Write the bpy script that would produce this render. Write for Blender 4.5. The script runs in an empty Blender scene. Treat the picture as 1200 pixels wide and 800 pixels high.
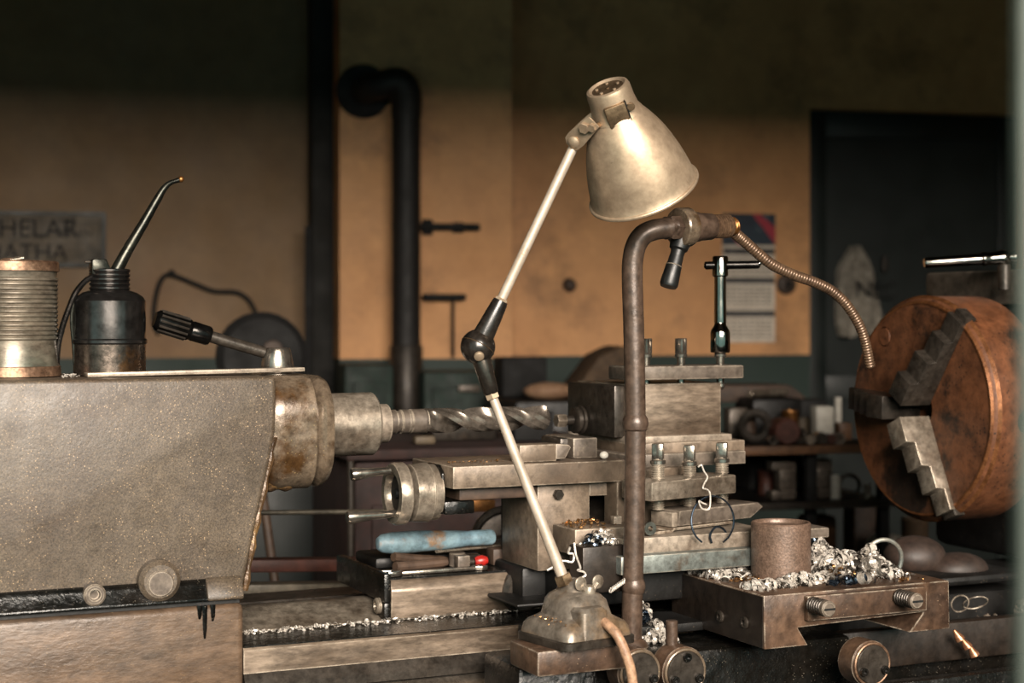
import bpy, bmesh, math, random
from math import sin, cos, pi, radians as R
from mathutils import Vector, Matrix

S = bpy.context.scene
COL = S.collection
# ------------------------------------------------------------------ camera
FPX, HOR, CAMZ = 1900.0, 375.0, 1.30
cam = bpy.data.objects.new('camera', bpy.data.cameras.new('camera')); COL.objects.link(cam)
cam.location = (0, 0, CAMZ); cam.rotation_euler = (pi / 2, 0, 0)
cam.data.sensor_width = 36.0; cam.data.lens = 36.0 * FPX / 1200.0
cam.data.shift_y = -(400.0 - HOR) / 1200.0
cam.data.clip_start = 0.05
cam.data.dof.use_dof = True; cam.data.dof.focus_distance = 2.3; cam.data.dof.aperture_fstop = 4.2
S.camera = cam
# ------------------------------------------------------------------ world, lights, exposure
wd = bpy.data.worlds.new('sky'); S.world = wd; wd.use_nodes = True
bg = wd.node_tree.nodes['Background']
bg.inputs[0].default_value = (0.33, 0.60, 0.57, 1); bg.inputs[1].default_value = 0.95
def area(name, loc, target, sx, sy, power, col, spread=180):
    l = bpy.data.lights.new(name, 'AREA'); l.shape = 'RECTANGLE'; l.size = sx; l.size_y = sy
    l.energy = power; l.color = col; l.spread = R(spread)
    o = bpy.data.objects.new(name, l); COL.objects.link(o); o.location = loc
    o.rotation_euler = (Vector(target) - Vector(loc)).to_track_quat('-Z', 'Y').to_euler()
    return o
area('window_daylight', (2.2, -7.5, 4.9), (0.0, 4.0, 1.2), 6.5, 4.5, 4600, (1.0, 0.88, 0.765))
S.view_settings.view_transform = 'Standard'; S.view_settings.look = 'None'
S.view_settings.exposure = 0.0; S.view_settings.gamma = 1.0; S.view_settings.use_curve_mapping = False
S.cycles.use_denoising = True; S.cycles.caustics_reflective = False; S.cycles.caustics_refractive = False
S.cycles.max_bounces = 6; S.cycles.sample_clamp_indirect = 3.0

# ------------------------------------------------------------------ frames and helpers
def frame(x, y, z, deg): return Matrix.Translation((x, y, z)) @ Matrix.Rotation(R(deg), 4, 'Z')
I4 = Matrix.Identity(4)
LM = frame(-0.232, 2.45, CAMZ - 0.157, 24.5)        # lathe: x along the spindle, -y towards the window, z=0 at spindle height
BM = frame(0, 6.3, 0, 13)                          # back wall
def hit(M, px, py, ax, val):
    """point, in frame M, where the sight line of a photo pixel meets the plane ax = val"""
    Mi = M.inverted(); o = Mi @ Vector((0, 0, CAMZ))
    d = Mi.to_3x3() @ Vector(((px - 600) / FPX, 1, -(py - HOR) / FPX))
    return o + d * ((val - o[ax]) / d[ax])
def L(px, py, y): return hit(LM, px, py, 1, y)
def LX(px, py, x): return hit(LM, px, py, 0, x)
def LZ(px, py, z): return hit(LM, px, py, 2, z)
def W(px, py, D): return Vector(((px - 600) / FPX * D, D, CAMZ - (py - HOR) / FPX * D))
def WL(px, py, D): return LM.inverted() @ W(px, py, D)

def perp(d):
    d = d.normalized(); a = Vector((0, 0, 1)) if abs(d.z) < 0.9 else Vector((1, 0, 0))
    u = d.cross(a).normalized(); return u, d.cross(u).normalized()
class MB:
    def __init__(s, M=I4): s.M = M.copy(); s.v = []; s.f = []
    def add(s, vs, fs):
        n = len(s.v); s.v += [s.M @ Vector(v) for v in vs]; s.f += [[n + i for i in f] for f in fs]; return s
    def box(s, x0, x1, y0, y1, z0, z1):
        vs = [(x, y, z) for z in (z0, z1) for y in (y0, y1) for x in (x0, x1)]
        return s.add(vs, [(0, 2, 3, 1), (4, 5, 7, 6), (0, 1, 5, 4), (2, 6, 7, 3), (0, 4, 6, 2), (1, 3, 7, 5)])
    def slab(s, px0, py0, px1, py1, y0, y1):
        """box whose front face (plane y0) spans these photo pixels in its own frame"""
        a = hit(s.M, px0, (py0 + py1) / 2, 1, y0); b = hit(s.M, px1, (py0 + py1) / 2, 1, y0); m = (px0 + px1) / 2
        return s.box(a.x, b.x, y0, y1, hit(s.M, m, py1, 1, y0).z, hit(s.M, m, py0, 1, y0).z)
    def prism(s, pts, ax, a, b):
        n = len(pts)
        def mk(p, t): return (t, p[0], p[1]) if ax == 0 else ((p[0], t, p[1]) if ax == 1 else (p[0], p[1], t))
        return s.add([mk(p, a) for p in pts] + [mk(p, b) for p in pts],
                     [list(range(n))[::-1], list(range(n, 2 * n))] + [(i, (i + 1) % n, n + (i + 1) % n, n + i) for i in range(n)])
    def lathe(s, prof, o, d, seg=32):
        """prof = [(t along d, radius)]"""
        o = Vector(o); d = Vector(d).normalized(); u, w = perp(d); vs = []; fs = []; rows = []
        for t, r in prof:
            if r < 1e-6: rows.append([len(vs)]); vs.append(o + d * t)
            else:
                rows.append(list(range(len(vs), len(vs) + seg)))
                vs += [o + d * t + (u * cos(2 * pi * k / seg) + w * sin(2 * pi * k / seg)) * r for k in range(seg)]
        for A, B in zip(rows, rows[1:]):
            for k in range(seg):
                j = (k + 1) % seg
                if len(A) == 1 and len(B) == 1: continue
                if len(A) == 1: fs.append((A[0], B[k], B[j]))
                elif len(B) == 1: fs.append((A[k], B[0], A[j]))
                else: fs.append((A[k], B[k], B[j], A[j]))
        return s.add(vs, fs)
    def cyl(s, o, d, r, l, seg=24, ch=None):
        c = min(r, l) * 0.12 if ch is None else ch
        return s.lathe([(0, 0), (0, r - c), (c, r), (l - c, r), (l, r - c), (l, 0)], o, d, seg)
    def rod(s, a, b, r, seg=16, ch=None):
        a = Vector(a); b = Vector(b); return s.cyl(a, b - a, r, (b - a).length, seg, ch)
    def hexa(s, o, d, r, l, n=6): return s.lathe([(0, 0), (0, r * .92), (l * .1, r), (l * .9, r), (l, r * .92), (l, 0)], o, d, n)
    def ball(s, c, r, seg=20, sc=(1, 1, 1)):
        vs = []; fs = []; n = seg // 2; c = Vector(c)
        vs.append(c + Vector((0, 0, r * sc[2])))
        for i in range(1, n):
            t = pi * i / n
            vs += [c + Vector((r * sin(t) * cos(2 * pi * k / seg) * sc[0], r * sin(t) * sin(2 * pi * k / seg) * sc[1], r * cos(t) * sc[2])) for k in range(seg)]
        vs.append(c - Vector((0, 0, r * sc[2])))
        for k in range(seg): fs.append((0, 1 + k, 1 + (k + 1) % seg)); fs.append((len(vs) - 1, 1 + (n - 2) * seg + (k + 1) % seg, 1 + (n - 2) * seg + k))
        for i in range(n - 2):
            for k in range(seg):
                a = 1 + i * seg; j = (k + 1) % seg; fs.append((a + k, a + seg + k, a + seg + j, a + j))
        return s.add(vs, fs)
    def tube(s, path, rad, seg=12, cap=True, flat=1.0):
        P = [Vector(p) for p in path]; n = len(P); rr = rad if isinstance(rad, (list, tuple)) else [rad] * n
        u = None; vs = []; fs = []
        for i in range(n):
            d = (P[min(i + 1, n - 1)] - P[max(i - 1, 0)]).normalized()
            if u is None: u, w = perp(d)
            else: u = (u - d * u.dot(d)).normalized()
            w = d.cross(u)
            vs += [P[i] + (u * cos(2 * pi * k / seg) + w * sin(2 * pi * k / seg) * flat) * rr[i] for k in range(seg)]
        for i in range(n - 1):
            for k in range(seg):
                j = (k + 1) % seg; fs.append((i * seg + k, i * seg + j, (i + 1) * seg + j, (i + 1) * seg + k))
        if cap: fs.append(tuple(range(seg))[::-1]); fs.append(tuple(range((n - 1) * seg, n * seg)))
        return s.add(vs, fs)
    def ring(s, c, d, r, t, seg=28, ts=8):
        c = Vector(c); u, w = perp(Vector(d)); d = Vector(d).normalized(); vs = []; fs = []
        for k in range(seg):
            a = 2 * pi * k / seg; e = u * cos(a) + w * sin(a)
            vs += [c + e * (r + t * cos(2 * pi * j / ts)) + d * t * sin(2 * pi * j / ts) for j in range(ts)]
        for k in range(seg):
            for j in range(ts):
                K = (k + 1) % seg; J = (j + 1) % ts; fs.append((k * ts + j, K * ts + j, K * ts + J, k * ts + J))
        return s.add(vs, fs)
    def strip(s, path, width, wv):
        """thin two-sided ribbon, given thickness"""
        P = [Vector(p) for p in path]; n = len(P); vs = []; fs = []
        for i, p in enumerate(P):
            w = wv[i] if isinstance(wv, list) else Vector(wv); vs += [p - w * width / 2, p + w * width / 2]
        for i in range(n - 1): fs.append((2 * i, 2 * i + 1, 2 * i + 3, 2 * i + 2))
        return s.add(vs, fs)
    def build(s, name, mat, parent=None, bevel=0.0, bseg=2, flat=False, ang=35, origin=None, recalc=True):
        bm = bmesh.new(); vs = [bm.verts.new(v) for v in s.v]
        for f in s.f:
            try: bm.faces.new([vs[i] for i in f])
            except ValueError: pass
        if recalc: bmesh.ops.recalc_face_normals(bm, faces=bm.faces)
        if bevel:
            es = [e for e in bm.edges if len(e.link_faces) == 2 and e.calc_face_angle(0) > R(ang)]
            bmesh.ops.bevel(bm, geom=es, offset=bevel, segments=bseg, affect='EDGES', profile=0.5, clamp_overlap=True)
        if parent is not None: bm.transform(WMX[parent.name].inverted())
        else:
            xs = [v.co for v in bm.verts]
            if origin is None:
                lo = [min(v[i] for v in xs) for i in range(3)]; hi = [max(v[i] for v in xs) for i in range(3)]
                origin = Vector(((lo[0] + hi[0]) / 2, (lo[1] + hi[1]) / 2, lo[2]))
            bm.transform(Matrix.Translation(-Vector(origin)))
        me = bpy.data.meshes.new(name); bm.to_mesh(me); bm.free()
        if not flat:
            me.shade_smooth(); me.set_sharp_from_angle(angle=R(ang))
        if mat: me.materials.append(mat)
        o = bpy.data.objects.new(name, me); COL.objects.link(o)
        if parent is not None: o.parent = parent; WMX[o.name] = WMX[parent.name].copy()
        else: o.location = origin; WMX[o.name] = Matrix.Translation(origin)
        return o
WMX = {}
def tag(o, label=None, cat=None, group=None, kind=None):
    for k, v in (('label', label), ('category', cat), ('group', group), ('kind', kind)):
        if v: o[k] = v
    return o
def thing(name, label, cat, M, p=(0, 0, 0), group=None):
    o = bpy.data.objects.new(name, None); COL.objects.link(o)
    m = M @ Matrix.Translation(p); o.matrix_world = m; o.location = m.translation; o.rotation_euler = m.to_euler()
    o.empty_display_size = 0.03; WMX[o.name] = m
    return tag(o, label, cat, group)
def struct(o): o['kind'] = 'structure'; return o
def stuff(o, label, cat): return tag(o, label, cat, kind='stuff')
def sm(pts, n=8):
    """Catmull-Rom through points"""
    P = [Vector(p) for p in pts]; P = [P[0] * 2 - P[1]] + P + [P[-1] * 2 - P[-2]]; out = []
    for i in range(1, len(P) - 2):
        a, b, c, d = P[i - 1:i + 3]
        for k in range(n):
            t = k / n; out.append(0.5 * ((2 * b) + (c - a) * t + (2 * a - 5 * b + 4 * c - d) * t * t + (3 * b - a - 3 * c + d) * t ** 3))
    out.append(P[-2]); return out
def rrect(y0, y1, z0, z1, r, n=5):
    out = []
    for cy, cz, a in ((y1 - r, z1 - r, 0), (y0 + r, z1 - r, 90), (y0 + r, z0 + r, 180), (y1 - r, z0 + r, 270)):
        out += [(cy + r * cos(R(a + 90 * k / n)), cz + r * sin(R(a + 90 * k / n))) for k in range(n + 1)]
    return out
def thread(mb, o, d, r, l, pitch, seg=14):
    """ridged screw thread as a lathe"""
    pr = [(0, 0), (0, r * .86)]; n = max(2, int(l / pitch))
    for i in range(n): pr += [((i + .25) * l / n, r), ((i + .5) * l / n, r), ((i + .75) * l / n, r * .84), ((i + 1) * l / n, r * .84)]
    pr.append((l, 0)); return mb.lathe(pr, o, d, seg)

# ------------------------------------------------------------------ materials
def lin_(c): return tuple((x / 255 / 12.92 if x / 255 <= .04045 else ((x / 255 + .055) / 1.055) ** 2.4) for x in c) + (1,)
def mat(name, c1, c2=None, rough=.5, metal=0., scale=8., rv=.12, bump=.15, bscale=60., stain=None, sscale=4., sthr=.58, speck=None, spscale=220., spthr=.16, stretch=(1, 1, 1), spec=.5, ssoft=.1, mottle=.56, wear=None, k=.64, grain=0):
    lin = lambda c: tuple(v * k for v in lin_(c)[:3]) + (1,)
    m = bpy.data.materials.new(name); m.use_nodes = True; N = m.node_tree.nodes; K = m.node_tree.links
    b = N['Principled BSDF']; tc = N.new('ShaderNodeTexCoord'); mp = N.new('ShaderNodeMapping'); mp.inputs['Scale'].default_value = stretch
    K.new(tc.outputs['Object'], mp.inputs[0])
    def noise(sc, det=5, rg=.6):
        n = N.new('ShaderNodeTexNoise'); n.inputs['Scale'].default_value = sc; n.inputs['Detail'].default_value = det; n.inputs['Roughness'].default_value = rg
        K.new(mp.outputs[0], n.inputs['Vector']); return n
    def ramp(src, p0, p1, a=(0, 0, 0, 1), z=(1, 1, 1, 1)):
        r = N.new('ShaderNodeValToRGB'); r.color_ramp.elements[0].position = p0; r.color_ramp.elements[1].position = p1
        r.color_ramp.elements[0].color = a; r.color_ramp.elements[1].color = z; K.new(src, r.inputs[0]); return r
    def mix(f, a, c):
        x = N.new('ShaderNodeMix'); x.data_type = 'RGBA'; K.new(f, x.inputs[0])
        K.new(a, x.inputs[6]); x.inputs[7].default_value = c; return x.outputs[2]
    n1 = noise(scale); col = ramp(n1.outputs[0], .32, .68, lin(c1), lin(c2 or c1)).outputs[0]
    if stain:
        n2 = noise(sscale, 8, .68); col = mix(ramp(n2.outputs[0], sthr - ssoft / 2, sthr + ssoft / 2).outputs[0], col, lin(stain))
    if speck:
        v = N.new('ShaderNodeTexVoronoi'); v.inputs['Scale'].default_value = spscale; K.new(mp.outputs[0], v.inputs['Vector'])
        n3 = noise(spscale * .12, 3); mm = N.new('ShaderNodeMath'); mm.operation = 'MULTIPLY'
        K.new(ramp(v.outputs['Distance'], spthr, spthr + .06, (1, 1, 1, 1), (0, 0, 0, 1)).outputs[0], mm.inputs[0])
        K.new(ramp(n3.outputs[0], .40, .60).outputs[0], mm.inputs[1]); col = mix(mm.outputs[0], col, lin(speck))
    if mottle:
        nm = noise(scale * 5.3, 8, .72); mu = N.new('ShaderNodeMix'); mu.data_type = 'RGBA'; mu.blend_type = 'MULTIPLY'; mu.inputs[0].default_value = 1
        lo_ = 1 - mottle; K.new(col, mu.inputs[6]); K.new(ramp(nm.outputs[0], .36, .62, (lo_, lo_ * .97, lo_ * .93, 1), (1.06, 1.05, 1.03, 1)).outputs[0], mu.inputs[7]); col = mu.outputs[2]
    if grain:
        ng = noise(430, 3, .8); mg = N.new('ShaderNodeMix'); mg.data_type = 'RGBA'; mg.blend_type = 'MULTIPLY'; mg.inputs[0].default_value = 1
        K.new(col, mg.inputs[6]); K.new(ramp(ng.outputs[0], .38, .60, (1 - grain,) * 3 + (1,), (1.2, 1.19, 1.16, 1)).outputs[0], mg.inputs[7]); col = mg.outputs[2]
    if wear:
        bv = N.new('ShaderNodeBevel'); bv.samples = 4; bv.inputs['Radius'].default_value = .0035; ge = N.new('ShaderNodeNewGeometry')
        dp = N.new('ShaderNodeVectorMath'); dp.operation = 'DOT_PRODUCT'; K.new(bv.outputs[0], dp.inputs[0]); K.new(ge.outputs['Normal'], dp.inputs[1])
        ed = ramp(dp.outputs['Value'], .86, .985, (1, 1, 1, 1), (0, 0, 0, 1)); nw = noise(45, 6, .7); mw = N.new('ShaderNodeMath'); mw.operation = 'MULTIPLY'
        K.new(ed.outputs[0], mw.inputs[0]); K.new(ramp(nw.outputs[0], .40, .56).outputs[0], mw.inputs[1]); col = mix(mw.outputs[0], col, lin(wear))
    K.new(col, b.inputs['Base Color'])
    rr = N.new('ShaderNodeMapRange'); n4 = noise(scale * 2.3, 6); K.new(n4.outputs[0], rr.inputs[0])
    rr.inputs[1].default_value = .3; rr.inputs[2].default_value = .7; rr.inputs[3].default_value = max(.04, rough - rv); rr.inputs[4].default_value = min(1, rough + rv)
    K.new(rr.outputs[0], b.inputs['Roughness'])
    b.inputs['Metallic'].default_value = metal; b.inputs['Specular IOR Level'].default_value = spec
    if bump:
        n5 = noise(bscale, 6); bp = N.new('ShaderNodeBump'); bp.inputs['Strength'].default_value = bump; bp.inputs['Distance'].default_value = .002
        K.new(n5.outputs[0], bp.inputs['Height']); K.new(bp.outputs[0], b.inputs['Normal'])
    return m
M_ = {}
M_['grime'] = mat('oily_casting', (106, 94, 80), (90, 79, 67), .46, 0, 9, .1, .2, 210, (78, 62, 50), 4, .6, (190, 164, 132), 260, .16, ssoft=.3, mottle=.3, grain=.5)
M_['grime2'] = mat('greasy_base', (128, 104, 84), (98, 82, 68), .4, .1, 6, .12, .4, 70, (60, 46, 36), 4, .6, (180, 150, 110), 150, .08, stretch=(1, 1, 2.5), ssoft=.3)
M_['grease'] = mat('thick_brown_grease', (120, 92, 62), (74, 56, 42), .26, .25, 24, .1, 1.0, 70, (168, 132, 84), 16, .6)
M_['boss'] = mat('wiped_casting', (150, 132, 112), (112, 97, 82), .26, .3, 14, .1, .3, 60, (92, 66, 40), 9, .56, (214, 186, 130), 200, .08)
M_['black_oil'] = mat('black_oil', (16, 18, 17), (30, 26, 22), .25, .1, 12, .12, .8, 60, None, 4, .6, (150, 140, 125), 240, .1)
M_['steel'] = mat('worn_steel', (190, 178, 162), (146, 133, 118), .32, .55, 14, .12, .2, 90, (96, 80, 66), 7, .6, ssoft=.25, wear=(222, 206, 184))
M_['steel_streak'] = mat('ground_steel', (168, 150, 132), (118, 103, 88), .38, .35, 10, .12, .2, 60, (84, 68, 54), 5, .58, stretch=(.6, 1, 2.2), ssoft=.3, wear=(230, 214, 192))
M_['plate'] = mat('grey_plate', (136, 124, 112), (106, 95, 86), .42, .25, 10, .12, .25, 80, (168, 152, 134), 10, .66, wear=(222, 206, 184))
M_['slide'] = mat('dull_slide', (156, 138, 120), (124, 108, 92), .45, .2, 12, .1, .25, 90, (78, 64, 52), 8, .6, ssoft=.2, wear=(222, 206, 184))
M_['dark_steel'] = mat('dark_steel', (92, 84, 76), (62, 57, 52), .34, .5, 14, .1, .25, 80, (92, 78, 66), 7, .64)
M_['bright'] = mat('bright_steel', (220, 210, 198), (180, 170, 158), .22, .92, 12, .08, .05, 90)
M_['chrome'] = mat('chrome', (206, 202, 194), (180, 174, 166), .13, 1., 12, .05, .03, 90, (120, 112, 100), 30, .66, mottle=0.15)
M_['black_chrome'] = mat('blackened_steel', (66, 64, 62), (44, 43, 42), .2, .9, 14, .07, .06, 80)
M_['lamp'] = mat('dull_aluminium', (206, 184, 158), (176, 154, 130), .43, .7, 8, .06, .12, 40, (86, 68, 50), 30, .70, ssoft=.05, mottle=.3, k=.92)
M_['lamp_dirty'] = mat('grubby_aluminium', (168, 142, 112), (132, 108, 84), .4, .8, 16, .08, .2, 60, (84, 64, 48), 20, .66)
M_['lamp_base'] = mat('dusty_grey_base', (158, 148, 136), (124, 116, 107), .34, .4, 10, .08, .2, 60, (164, 132, 96), 9, .57, ssoft=.2)
M_['rod'] = mat('painted_rod', (198, 184, 168), (168, 154, 138), .42, .3, 14, .08, .1, 60, (150, 98, 60), 22, .7, mottle=0.15, k=.78)
M_['bakelite'] = mat('black_bakelite', (30, 28, 27), (48, 42, 37), .25, 0, 20, .08, .1, 60, (84, 70, 56), 24, .7)
M_['black'] = mat('black_rubber', (20, 22, 22), (30, 30, 29), .42, 0, 20, .1, .15, 60)
M_['brown_pipe'] = mat('brown_painted_pipe', (108, 89, 76), (86, 70, 60), .34, .2, 12, .08, .3, 70, (52, 42, 34), 24, .66)
M_['hose'] = mat('bronze_hose', (140, 112, 88), (112, 88, 70), .34, .45, 30, .06, .1, 60)
M_['brass'] = mat('old_brass', (190, 132, 74), (140, 94, 54), .38, .8, 30, .1, .5, 60)
M_['rust'] = mat('rusty_chuck', (136, 85, 55), (102, 67, 46), .48, .12, 7, .1, .3, 90, (46, 35, 28), 6, .57, (66, 44, 30), 120, .2, ssoft=.08)
M_['rust_edge'] = mat('bare_rust_steel', (176, 118, 76), (140, 88, 54), .36, .6, 16, .1, .3, 80, (84, 56, 38), 14, .62)
M_['ring'] = mat('rusty_ring', (142, 116, 100), (118, 96, 82), .42, .25, 60, .08, .3, 160)
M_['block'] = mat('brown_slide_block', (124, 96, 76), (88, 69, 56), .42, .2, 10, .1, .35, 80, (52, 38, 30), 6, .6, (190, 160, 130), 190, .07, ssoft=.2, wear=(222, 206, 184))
M_['block_dark'] = mat('dark_slide_side', (58, 48, 40), (44, 37, 32), .42, .3, 9, .1, .2, 80)
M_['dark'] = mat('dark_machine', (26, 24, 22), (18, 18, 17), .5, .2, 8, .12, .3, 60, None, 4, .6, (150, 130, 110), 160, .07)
M_['bluegrey'] = mat('pale_blue_plate', (154, 162, 158), (124, 130, 126), .42, .5, 14, .08, .15, 80, (108, 88, 70), 7, .64, wear=(222, 206, 184))
M_['pale'] = mat('pale_plate', (184, 170, 154), (156, 142, 127), .42, .3, 14, .08, .15, 80, (110, 92, 76), 8, .64, wear=(222, 206, 184))
M_['can'] = mat('tin_can', (150, 138, 122), (116, 108, 96), .32, .45, 8, .08, .15, 60, (92, 104, 92), 5, .6, stretch=(1, 1, 2), ssoft=.3)
M_['can_rim'] = mat('scuffed_tin_rim', (196, 160, 132), (124, 92, 72), .4, .7, 40, .1, .3, 60)
M_['oilcan'] = mat('black_enamel_can', (112, 108, 106), (84, 82, 82), .24, .92, 9, .05, .06, 60, (74, 60, 48), 12, .66)
M_['oilcan_low'] = mat('worn_black_can', (126, 114, 104), (86, 78, 72), .28, .85, 24, .08, .2, 80, (120, 88, 58), 14, .6)
M_['spout'] = mat('tarnished_spout', (74, 74, 66), (46, 48, 44), .3, .8, 24, .08, .1, 60)
M_['bluehandle'] = mat('chipped_blue_paint', (152, 178, 186), (122, 154, 170), .45, 0, 10, .08, .15, 60, (170, 138, 108), 16, .63, k=.78)
M_['red'] = mat('red_plastic', (196, 44, 36), (168, 36, 30), .35, 0, 10, .05, .05, k=.78)
M_['redmachine'] = mat('maroon_machine', (62, 32, 25), (46, 26, 21), .8, 0, 6, .08, .15, 40)
M_['redbar'] = mat('red_brown_bar', (104, 58, 46), (84, 52, 42), .5, .1, 9, .08, .15, 40)
M_['greybar'] = mat('grey_bar', (120, 112, 96), (96, 90, 78), .5, .3, 9, .08, .15, 40)
M_['swarf'] = mat('steel_swarf', (246, 240, 232), (214, 204, 192), .3, .35, 60, .1, 0, k=.78)
M_['swarf_blue'] = mat('blued_swarf', (92, 104, 118), (58, 70, 86), .24, .9, 60, .06, 0, k=.78)
M_['swarf_gold'] = mat('straw_swarf', (206, 158, 104), (150, 108, 70), .3, .85, 60, .08, 0, k=.78)
M_['copper'] = mat('bronze_turning', (226, 166, 126), (190, 130, 96), .35, .7, 40, .05, 0)
M_['wall'] = None
M_['green'] = mat('green_gloss_paint', (36, 62, 51), (28, 50, 43), .7, 0, 5, .1, .1, 20, (24, 44, 38), 4, .62)
M_['door'] = mat('dark_green_door', (26, 38, 35), (20, 31, 29), .5, 0, 3, .1, .05, 20, mottle=0.15)
M_['sooty'] = mat('sooty_pipe', (40, 35, 31), (31, 28, 26), .65, 0, 6, .1, .1, 30)
M_['sleeve'] = mat('grey_sleeve', (84, 76, 68), (62, 56, 50), .45, .4, 6, .1, .1, 30)
M_['post'] = mat('dark_duct', (40, 37, 31), (32, 31, 27), .8, 0, 4, .1, .1, 30)
M_['iron'] = mat('dark_iron', (20, 18, 16), (14, 13, 12), .8, 0, 6, .1, .1, 30)
M_['paper'] = mat('paper', (214, 204, 190), (206, 194, 180), .7, 0, 6, .05, 0, mottle=0.15, k=1.0)
M_['ink'] = mat('grey_ink', (92, 90, 90), (82, 80, 80), .7, 0, 6, .05, 0, k=.78)
M_['inklight'] = mat('pale_grey_ink', (118, 112, 108), (108, 102, 98), .7, 0, 6, .05, 0, k=.78)
M_['cloth'] = mat('grey_white_cloth', (190, 182, 168), (160, 152, 140), .8, 0, 8, .05, .2, 60, k=.78)
M_['floor'] = mat('dark_concrete', (72, 66, 58), (54, 50, 44), .7, 0, 3, .1, .2, 30, (36, 32, 28), 2, .6)
M_['ceiling'] = mat('sooty_plaster', (72, 68, 60), (60, 57, 50), .8, 0, 2, .05, .1, 20, mottle=0.15)
M_['sign'] = mat('faded_sign', (128, 110, 86), (106, 92, 72), .6, 0, 5, .1, .1, 30, (84, 76, 62), 6, .6)
M_['wood'] = mat('orange_wood', (150, 106, 72), (112, 80, 56), .55, 0, 6, .1, .1, 30)
M_['board'] = mat('brown_board', (100, 78, 62), (80, 62, 50), .6, 0, 6, .1, .1, 30)
M_['mullion'] = mat('grey_green_paint', (84, 92, 84), (74, 82, 76), .5, 0, 5, .1, .1, 30, mottle=0.15, k=.78)
M_['tan'] = mat('tan_canvas', (104, 80, 54), (84, 64, 44), .8, 0, 8, .05, .2, 30)
M_['humps'] = mat('dull_brown_casting', (66, 50, 42), (50, 40, 34), .6, 0, 8, .08, .2, 50)
M_['sleeve_metal'] = mat('dark_polished_sleeve', (110, 102, 94), (80, 74, 68), .2, .85, 14, .06, .05, 80)
M_['cord'] = mat('tan_cable', (188, 152, 122), (160, 124, 98), .5, 0, 20, .05, .1, 60, k=.78)
M_['whitep'] = mat('white_plastic', (214, 210, 200), (196, 190, 180), .5, 0, 8, .05, 0, mottle=0.15, k=.78)
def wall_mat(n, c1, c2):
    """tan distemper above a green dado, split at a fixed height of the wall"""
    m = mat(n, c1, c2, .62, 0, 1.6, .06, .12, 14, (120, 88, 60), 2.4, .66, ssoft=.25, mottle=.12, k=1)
    N = m.node_tree.nodes; K = m.node_tree.links; b = N['Principled BSDF']; src = b.inputs['Base Color'].links[0].from_socket
    g = N.new('ShaderNodeNewGeometry'); sx = N.new('ShaderNodeSeparateXYZ'); K.new(g.outputs['Position'], sx.inputs[0])
    r = N.new('ShaderNodeMath'); r.operation = 'LESS_THAN'; K.new(sx.outputs[2], r.inputs[0]); r.inputs[1].default_value = 1.152
    x = N.new('ShaderNodeMix'); x.data_type = 'RGBA'; K.new(r.outputs[0], x.inputs[0]); K.new(src, x.inputs[6]); x.inputs[7].default_value = lin_((21, 42, 35))
    K.new(x.outputs[2], b.inputs['Base Color']); return m
M_['wall'] = wall_mat('two_tone_wall', (218, 164, 112), (200, 146, 97))
M_['wall_dim'] = wall_mat('dim_two_tone_wall', (132, 102, 67), (113, 88, 58))  # weaker light on the left wall section is put into this darker paint

# ================================================================== STRUCTURE
struct(MB().box(-5, 6, 0.3, 9, -.1, 0).build('floor', M_['floor']))
struct(MB().box(-5, 6, 0.3, 9, 4.0, 4.1).build('ceiling', M_['ceiling']))
struct(MB().box(-4.6, -4.4, .5, 8.6, 0, 4).build('wall_left', M_['wall']))
struct(MB().box(4.3, 4.5, .5, 8.6, 0, 4).build('wall_right', M_['wall']))
# front wall with the big workshop window the daylight comes through
fw = MB()
for a in ((-4.6, -2.4, 0, 4), (2.9, 4.5, 0, 4), (-2.4, 2.9, 0, .55), (-2.4, 2.9, 2.48, 4)): fw.box(a[0], a[1], .5, .72, a[2], a[3])
struct(fw.build('wall_front', M_['wall']))
win = MB()
for x in (-2.4, -1.2, 1.55, 2.84): win.box(x, x + .06, .56, .62, .55, 2.48)
for z in (.55, 2.42): win.box(-2.34, 2.84, .565, .615, z, z + .06)
wo = struct(win.build('window_1', M_['mullion'], bevel=.006))
MB().box(.1885, .222, .600, .612, .61, 2.42).build('mullion', M_['mullion'], wo, bevel=.006)
# back walls
bx = lambda px, y: hit(BM, px, 400, 1, y).x
xR = bx(600, 0)
DOOR0, DOOR1 = bx(949, .35), bx(949, .35) + 1.02
doorz = hit(BM, 950, 127, 1, .35).z
bw = MB(BM)
bw.box(bx(398, 0) + .01, DOOR0, .35, .55, 0, 4); bw.box(DOOR1, 5.0, .35, .55, 0, 4); bw.box(DOOR0, DOOR1, .35, .55, doorz, 4)
struct(bw.build('wall_back', M_['wall']))
struct(MB(BM).box(-5.2, bx(398, 0) + .0098, .35, .55, 0, 4).build('wall_alcove', M_['wall_dim']))
struct(MB(BM).box(bx(398, 0), xR, 0, .35, 0, 4).build('wall_chimney', M_['wall']))
dr = struct(MB(BM).box(DOOR0, DOOR1, .42, .47, .01, doorz).build('door_1', M_['door']))
f = MB(BM)
for x0, x1, z0, z1 in ((0, .10, 0, doorz), (.92, 1.02, 0, doorz), (.10, .92, doorz - .11, doorz), (.10, .92, .95, 1.06), (.10, .92, .01, .2)):
    f.box(DOOR0 + x0, DOOR0 + x1, .405, .42, max(z0, .01), z1)
f.build('door_rail', M_['door'], dr, bevel=.004)
a = hit(BM, 1036, 305, 1, .40)
MB(BM).box(a.x - .012, a.x + .012, .385, .405, a.z - .05, a.z + .02).build('door_latch', M_['sleeve'], dr, bevel=.004)
# dark duct in the corner left of the chimney breast
struct(MB(BM).box(bx(365, .2), bx(398, .2) - .002, .19, .35, 0, 4).build('trim_1', M_['post'], bevel=.01))

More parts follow.
